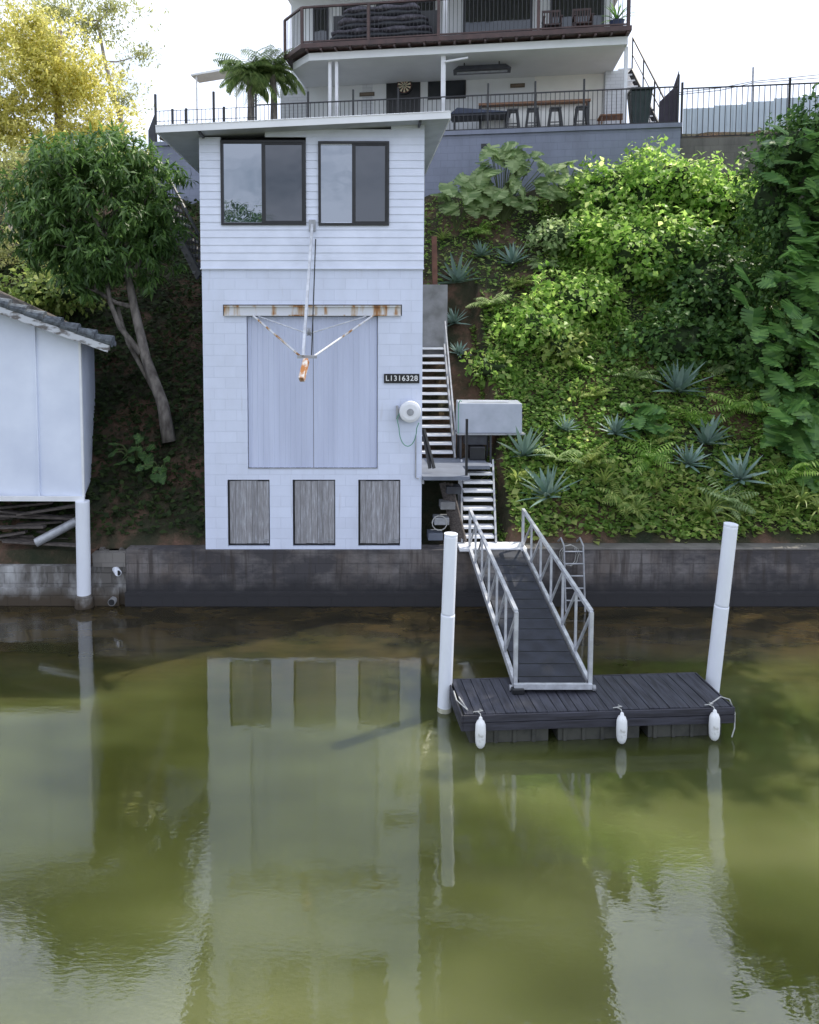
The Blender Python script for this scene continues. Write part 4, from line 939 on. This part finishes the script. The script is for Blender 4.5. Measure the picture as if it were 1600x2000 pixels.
def tree(name,label,trunk_pts,radii,crowns,mat,bark,seed,n,k,L,Wd,nbr=5,br=.5,**kw):
    b0=trunk_pts[0]; t=thing(name,label,'tree',b0); mb=MB(); mb.tube(trunk_pts,radii,9); rg=random.Random(seed)
    parts=[]
    for i,(c,r) in enumerate(crowns):
        g=np.random.default_rng(seed*10+i); C,d=lobed_dirs(g,int(n*r[0]*r[2]),c,r,kw.get('shell',.3),kw.get('lobes',.3))
        parts.append(whorls(g,C,d,k,L,Wd,1.0,kw.get('droop',.35),kw.get('jit',.35)))
        cv=Vector(c); src=min(trunk_pts[1:],key=lambda q:(q-cv).length+ (0 if q.z<cv.z else 1.0))
        hub_=src.lerp(cv,.65)+Vector((rg.uniform(-.15,.15),0,-.1))
        mb.tube([src,src.lerp(hub_,.5)+Vector((0,0,-.06)),hub_],[radii[-1]*.7,radii[-1]*.6,radii[-1]*br],6)
        for q in range(nbr):
            e=hub_.lerp(Vector(C[g.integers(len(C))]),.8); m_=hub_.lerp(e,.5)+Vector((rg.uniform(-.12,.12),rg.uniform(-.12,.12),rg.uniform(0,.15)))
            mb.tube([hub_,m_,e],[radii[-1]*br*.7,radii[-1]*br*.4,.008],5)
    mb.build('trunk',bark,t,smooth=True); V,Fq=join(parts); fastmesh('crown',V,Fq,mat,t); return t
Ym=2.6
tp=[at(330,845,1.9)-Vector((0,0,.2)),at(318,790,2.0),at(285,700,2.2),at(262,600,2.4),at(250,540,2.5)]
cr=[(at(190,390,Ym),(1.35,1.2,1.0)),(at(85,385,Ym-.2),(.85,.9,.75)),(at(285,370,Ym),(.7,.9,.75)),(at(210,300,Ym+.1),(.9,.9,.55)),(at(235,505,Ym-.2),(1.0,.9,.55)),(at(70,470,Ym),(.6,.7,.45)),(at(140,480,Ym-.4),(.75,.7,.6)),(at(300,450,Ym-.2),(.55,.7,.6)),(at(120,310,Ym-.2),(.7,.7,.45)),(at(160,540,Ym-.3),(.5,.6,.4))]
t=tree('mango_tree','dark dense mango like tree with bare leaning trunk left of the boathouse',tp,[.15,.125,.105,.09,.08],cr,M['lf_mango'],M['bark'],3,300,11,.25,.06,shell=.5,droop=.8,jit=.18,lobes=.38)
MB().tube([at(275,690,2.2),at(235,640,2.3),at(215,590,2.3),at(205,520,2.4)],[.07,.06,.05,.04],8).build('limb',M['bark'],t,smooth=True)
MB().tube([at(300,760,2.1),at(250,670,2.5),at(230,600,2.6)],[.05,.042,.034],8).build('limb',M['bark'],t,smooth=True)
def T(px,py,Y,r): return (at(px,py,Y),r)
tree('sunlit_tree','large yellow green sunlit tree filling the top left corner',[at(120,430,13),at(118,300,13),at(112,160,13.2),at(118,60,13.4)],[.22,.17,.12,.07],
 [T(50,80,13,(1.9,1.6,1.5)),T(150,160,13,(1.5,1.5,1.0)),T(20,230,12.5,(1.6,1.5,1.5)),T(190,255,12.5,(1.5,1.3,1.0)),T(110,300,12,(1.9,1.4,1.0)),T(255,320,12.2,(1.0,1,.6)),T(100,150,12.4,(1.7,1.2,1.3))],M['lf_yellow'],M['bark_pale'],5,300,9,.16,.075,shell=.1,lobes=.35,br=.35,nbr=3)
tree('spindly_gum_tree','sparse tall gum with airy crown against the sky at top left',[at(255,420,17),at(240,250,17),at(205,120,17),at(190,40,17)],[.14,.10,.07,.045],
 [T(180,50,17,(2.0,1.3,.9)),T(280,105,17,(.9,1,.5)),T(110,20,17,(1.8,1.3,1.0)),T(235,190,17,(1.2,1,.8)),T(215,10,17,(1.6,1,.5))],M['lf_olive'],M['bark_pale'],6,150,7,.17,.06,shell=.05,lobes=.5,br=.4,nbr=3)
tree('olive_bush_tree','bushy olive green tree low behind the dark tree at far left',[at(30,560,7.5),at(25,500,7.5),at(20,440,7.5)],[.15,.12,.1],
 [T(10,350,8.5,(1.2,1.2,1.2)),T(40,480,7,(1.1,1.0,.7)),T(270,330,10,(1.3,1,.6))],M['lf_olive'],M['bark'],8,220,9,.14,.06,shell=.2)
def mound(label,px,py,Y,r,seed,mat='lf_vine',n=850,L=.14,Wd=.105,name='vine_covered_shrub',k=5):
    c=at(px,py,Y); t=thing(name,label,'shrub',(c.x,c.y,hz(c.x,c.y)))
    mb=MB(); lump(mb,c,[x*.66 for x in r],seed); mb.build('gap_shade_core',M['core'],t,smooth=True)  # solid dark core, painted shade behind the leaves
    g=np.random.default_rng(seed); m=int(n*(r[0]*r[2])); C,d=lobed_dirs(g,m,c,r,.66,.40); C=C+g.normal(size=C.shape)*.08
    V,Fq=whorls(g,C,d,k,L,Wd,.9,.25,.5,(.4,1.4)); fastmesh('foliage',V,Fq,M[mat],t); return t
mound('bright green vine mound at the crest right of centre, below the grey wall',1300,375,6.2,(1.25,1.0,.95),21)
mound('vine mound to the left of the brightest crest mound',1190,380,6.6,(1.0,.8,.75),22)
mound('vine mound at the crest beside the dark hanging foliage at right',1400,410,5.8,(1.0,1.0,.9),23)
mound('large drooping vine mound in the middle of the right slope',1260,500,4.9,(1.35,.9,.95),24)
mound('vine mound with yellowish tips halfway up the slope',1130,590,4.2,(1.0,.7,.6),25)
mound('leafy mound on the mid slope just right of the steel bench',1060,640,3.7,(.75,.6,.45),26)
mound('dark vine mass between the middle mound and the tree foliage',1400,570,4.2,(1.2,.9,1.1),27,'lf_dark')
mound('low dark green shrub mass above the large agave',1320,670,3.4,(1.2,.7,.6),28,'lf_dark')
mound('ferny mound below the right hand tree foliage',1480,700,2.8,(.9,.7,.8),29,'lf_dark')
mound('pale yellow green shrub low on the mid slope',1100,675,3.2,(.45,.4,.28),30,'lf_strap')
mound('small bright shrub near the soil patch at upper left of slope',1085,460,5.6,(.5,.4,.35),31,'lf_white')
mound('round bushy shrub on the upper slope under the grey wall',1170,470,5.6,(.75,.6,.55),32)
mound('small green hump on the slope above the steel bench',960,720,3.2,(.5,.5,.25),35,'lf_ground')
mound('yellow green bush behind the left boat shed roof',95,570,4.8,(1.1,.7,.45),33,'lf_strap')
def cover(name,xr_,yr_,n,L,mat,seed,mask=None,lift=.03):
    g=np.random.default_rng(seed); X=g.uniform(*xr_,n); Y=g.uniform(*yr_,n)
    P=[]
    for x,y in zip(X,Y):
        if y>Yw(x)-.1 or (1.0<x<2.75 and y<5.2) or (BX0-.1<x<BX1+.1 and y<4.5): continue
        if mask and not mask(x,y,g): continue
        P.append((x,y,hz(x,y)+lift+abs(g.normal())*.08))
    P=np.array(P); m=len(P); D=rvec(g,m); D[:,2]=np.abs(D[:,2])*.5; Nn=np.tile([0,-.5,.9],(m,1))+g.normal(size=(m,3))*.4; Ls=L*g.uniform(.4,1.4,m)
    V,Fq=leaf_arrays(P,D,Nn,Ls,Ls*.65); o=fastmesh(name,V,Fq,mat); tag(o,None,None,None,'stuff'); return o
def mk(x,y,g):
    v=math.sin(x*1.3+y*.7)+math.sin(y*2.1-x*.9+1)+.5*math.sin(x*3.7+y*3)
    if x<4.8 and y>4.6: return g.uniform()<.2
    return v>-1.6 or g.uniform()<.35
o=cover('ground_cover',(1.0,13),(.35,8),110000,.10,M['lf_ground'],41,mk); tag(o,'low leafy ground cover over the right hand slope','ground cover')
o=cover('leaf_litter',(-16,BX0),(.35,9),36000,.13,M['lf_litter'],42); tag(o,'leafy litter on the left slope, coloured dark for shade','leaf litter')
o=cover('crest_grass',(1.0,13),(.30,1.3),9000,.16,M['lf_strap'],43,lambda x,y,g: g.uniform()<.35 and x>2.9); tag(o,'rough grass tufts along the top of the seawall','grass')
def ground(px,py):
    for i in range(200):
        yy=.3+i*.04; Q=at(px,py,yy)
        if Q.z<=hz(Q.x,yy)+.14: return Q
    return at(px,py,7)
def rosette(name,label,cat,px,py,scale,seed,mat,kind,group=None):
    P=ground(px,py); rg=random.Random(seed)
    if kind=='agave': V,Fq=rosette_mesh(rg,26,.55*scale,.125*scale,.05,1.35,.35,6)
    elif kind=='fern': V,Fq=join([frond((0,0,.02),2.399*q+rg.uniform(-.2,.2),rg.uniform(.4,1.3),.6*scale*rg.uniform(.7,1.1),1.4,.28,.035*scale,12) for q in range(16)])
    else: V,Fq=rosette_mesh(rg,30,.55*scale,.05*scale,.5,1.4,1.5,6,.1)
    o=fastmesh(name,V,Fq,M[mat]); o.location=P; o.rotation_euler=(R(18),0,seed); tag(o,label,cat,group)
    if kind!='fern':
        for p in o.data.polygons: p.use_smooth=True
    return o
AG=[(893,552,1.3,'big pale agave beside the stair landing post'),(1003,515,1.1,'agave with upright spikes near the soil patch'),(888,632,.8,'small agave right of the concrete landing'),(896,692,.6,'small agave beside the upper stair handrail'),
(1322,765,1.45,'large blue green agave in the middle of the right slope'),(1378,868,1.2,'agave below right of the largest one'),(1024,892,1.2,'agave at the right foot of the steel bench'),(1072,972,1.35,'tall agave low on the slope above the gangway'),
(1446,938,1.15,'agave low on the slope above the right pile'),(1345,908,.9,'small agave left of the low right agave'),(1200,848,.85,'agave beside the round monstera plant'),(1103,842,.65,'small agave right of the steel bench'),(940,500,.8,'agave high on the slope by the soil patch')]
for i,(px,py,s_,lab) in enumerate(AG): rosette('agave_plant',lab,'agave',px,py,s_,60+i,'lf_agave','agave','agaves on the right slope')
ST=[(1008,945,1.0,'strappy clump right of the lower stair flight'),(1180,950,1.1,'strappy yellow green clump above the ladder'),(1330,995,1.2,'strappy clump above the seawall between the piles'),(1388,1005,1.2,'wide arching clump left of the right pile top'),(1240,1005,.9,'short strappy clump at the seawall edge behind the gangway'),(1560,985,1.1,'strappy clump at the seawall edge far right'),(1520,1010,.8,'small strappy clump right of the leaning pile'),(1125,1010,.8,'small strappy clump directly above the ladder top'),(1285,960,1.0,'strappy clump beneath the small agaves'),(1450,1015,.8,'small strappy clump right beside the leaning pile top'),(1600,1000,1.0,'strappy clump cut by the right picture edge'),(960,935,.7,'small strappy tuft at the lower stair top'),(1090,660,.9,'pale spiky bromeliad in the middle of the slope'),(1035,600,.9,'yellowish strappy clump on the upper mid slope'),(865,470,.8,'strappy tuft at the top of the soil patch')]
for i,(px,py,s_,lab) in enumerate(ST): rosette('strap_leaf_plant',lab,'plant',px,py,s_,90+i,'lf_strap','strap','strap leaved clumps on the right slope')
gf=random.Random(12)
FN=[(1160,905),(1270,900),(1420,985),(1490,960),(1500,860),(1240,745),(1160,780),(1440,800),(1420,720),(1215,985),(1350,830),(960,600),(1020,560),(940,455),(1060,520),(1480,610),(1130,720),(1090,905),(1300,860),(1555,930)]
for i,(px,py) in enumerate(FN): rosette('fern_plant','one of the small arching ferns scattered over the right hand slope','fern',px,py,gf.uniform(.8,1.35),300+i,['lf_strap','lf_vine','lf_white'][i%3],'fern','ferns on the right slope')
def monstera_leaf():
    V=[];Fc=[];n=7
    for sd in (-1,1):
        for i in range(n):
            t0=i/n; t1=(i+1)/n
            def out(t): 
                w=.46*math.sin(math.pi*(.14+.86*t)**.8)+.02; return Vector((sd*w, t*1.0-.22+.28*t, -.5*w*w-.12*t*t))
            m0=Vector((0,t0,-.12*t0*t0)); m1=Vector((0,t1,-.12*t1*t1)); o0=out(t0); o1=out(t0+.68/n); k=len(V)
            q0=m0.lerp(o0,.38); q1=m1.lerp(out(t1),.38)
            midp=(o0+o1)/2; midp.x*=1.08; midp.z-=.02
            V+= [tuple(m0),tuple(m1),tuple(q1),tuple(q0),tuple(o1),tuple(midp),tuple(o0)]; Fc+= [(k,k+1,k+2,k+3),(k+3,k+2,k+4,k+5),(k+3,k+5,k+6)]
    return V,Fc
mV,mF=monstera_leaf()
def monstera(name,label,pts,dirs,size,mat,seed,cat='plant',base=None,petiole=True,group=None):
    g=random.Random(seed); t=thing(name,label,cat,base if base is not None else pts[0],0,group); vs=[];fs=[];k=0; mb=MB()
    for p,d in zip(pts,dirs):
        d=Vector(d).normalized(); s_=size*g.uniform(.6,1.2)
        yv=(Vector((d.x*.6+g.uniform(-.7,.7),d.y*.4-.3,-.75+g.uniform(-.3,.9)))).normalized()
        nn=(Vector((d.x*.3+g.uniform(-.6,.6),-.7+g.uniform(-.5,.5),.8))).normalized(); xv=yv.cross(nn).normalized(); nn=xv.cross(yv)
        for q in mV: vs.append(Vector(p)+(xv*q[0]+yv*q[1]+nn*q[2])*s_)
        for f in mF: fs.append(tuple(int(x)+k for x in f))
        k+=len(mV)
        if petiole and base is not None: 
            b_=Vector(base); mb.tube([b_,b_.lerp(Vector(p),.6)+Vector((0,0,.12)),Vector(p)],.012,5)
    inv=W[t.name].inverted(); me=bpy.data.meshes.new('foliage'); me.from_pydata([tuple(inv@v) for v in vs],[],fs); me.update(); link('foliage',me,mat,t)
    if mb.v: mb.build('stems',M['stem'],t)
    return t
def mplant(label,px,py,Y,n,spread,size,seed,mat='lf_monstera',name='monstera_plant'):
    g=random.Random(seed); c=at(px,py,Y); b_=Vector((c.x,Y+.15,min(c.z-.3,hz(c.x,Y+.15)+.05))); pts=[];ds=[]
    for i in range(n):
        a=g.uniform(0,6.28); r=spread*math.sqrt(g.uniform(.05,1)); p=c+Vector((r*math.cos(a),-abs(g.uniform(0,.35)),r*math.sin(a)*.75)); pts.append(p); ds.append(p-b_)
    monstera(name,label,pts,ds,size,M[mat],seed,base=b_)
mplant('monstera with large split leaves against the grey wall above the soil patch',985,345,6.6,70,1.1,.46,1,'lf_white')
mplant('monstera with pale leaves at the left end under the grey wall',893,385,6.6,18,.5,.44,2,'lf_white')
mplant('monstera right of centre along the foot of the grey wall',1095,355,6.7,30,.65,.44,3,'lf_white')
mplant('bright round monstera plant low on the middle slope',1250,815,2.0,22,.45,.38,4)
mplant('monstera with broad leaves at lower right beside the tree foliage',1540,815,1.4,22,.5,.5,5)
mplant('monstera cluster below the hanging foliage at the far right',1585,900,1.3,14,.45,.4,6)
mplant('leafy fern like plant above the low strappy clumps',1215,945,1.3,20,.5,.2,7,'lf_ground','broad_leaf_plant')
mplant('broad leaved plant at the dark foot of the left slope',262,880,1.5,14,.45,.2,8,'lf_dark','broad_leaf_plant')
mplant('leafy plant at the left foot of the leaning trunk',315,905,1.2,10,.35,.2,9,'lf_dark','broad_leaf_plant')
tp=[at(1600,1000,2.2),at(1590,700,2.4),at(1575,450,2.6),at(1570,300,2.8)]
cr=[T(1560,300,2.8,(1.05,1.0,.95)),T(1590,470,2.6,(1.3,1.0,1.3)),T(1520,400,3.2,(.8,.8,1.2)),T(1610,700,2.2,(1.0,.9,1.5)),T(1560,560,2.6,(.9,.8,1.0)),T(1650,250,3,(1.2,1,1.0))]
tr=tree('vine_draped_tree','big dark tree draped with climbing leaves at the right edge',tp,[.2,.18,.16,.12],cr,M['lf_dark'],M['bark'],13,230,8,.16,.09,shell=.55,jit=.4,lobes=.2)
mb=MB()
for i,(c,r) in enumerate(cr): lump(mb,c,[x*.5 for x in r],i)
mb.build('gap_shade_core',M['core'],tr,smooth=True)  # dark cores paint the shade inside the draped crown
g=random.Random(5); pts=[];ds=[]
for i in range(240):
    py=g.uniform(230,930); wdt=100+40*math.sin(py*.012); px=1640-abs(g.gauss(0,1))*wdt*.75; px=max(px,1455+20*math.sin(py*.02)+g.uniform(0,60)); p=at(px,py,1.4+g.uniform(-.35,.6)+(.5 if py<450 else 0)); pts.append(p); ds.append(Vector(((px-1560)/200,-1,.3)))
monstera('climbing_monstera','curtain of big split leaves climbing the dark tree at right edge',pts,ds,.44,M['lf_monstera'],6,'climbing plant',base=at(1600,990,2.0),petiole=False)
b0=Vector((12.6,2.4,hz(12.6,2.4)))  # unseen tree added to throw shade on dock and gangway
tree('added_shade_tree','added unseen tree beyond the right picture edge, shading the dock',[b0,b0+Vector((-.1,-.2,4)),b0+Vector((-.3,-.4,8))],[.3,.25,.18],
 [(Vector((12.1,.6,13.4)),(2.2,1.6,2.4)),(Vector((12.2,2.9,13.9)),(2.2,1.9,2.3)),(Vector((12.6,2.0,16)),(1.8,1.6,1.6))],M['lf_dark'],M['bark'],77,60,8,.34,.2,shell=.2)
for i,(x,y,h,r) in enumerate([(-22,-64,13,5),(-13,-66,16,5.5),(-4,-63,11,4.5),(6,-66,14.5,5),(14,-64,10,4.5),(24,-68,15,6)]):
    lab=['tree on the opposite bank, first of the row','tree on the opposite bank, tall second of the row','low round tree on the opposite bank, third','tree on the opposite bank, fourth of the row','low tree on the opposite bank, fifth','widest tree on the opposite bank, last of the row'][i]
    b0=Vector((x,y,1.2)); tree('far_bank_tree',lab,[b0,b0+Vector((0,0,h*.4)),b0+Vector((.4,0,h*.65))],[.4,.3,.2],[(b0+Vector((0,0,h*.72)),(r,r,h*.3)),(b0+Vector((r*.5,0,h*.5)),(r*.6,r*.6,h*.2))],M['lf_dark'],M['bark'],200+i,11,7,1.0,.45,shell=.3)
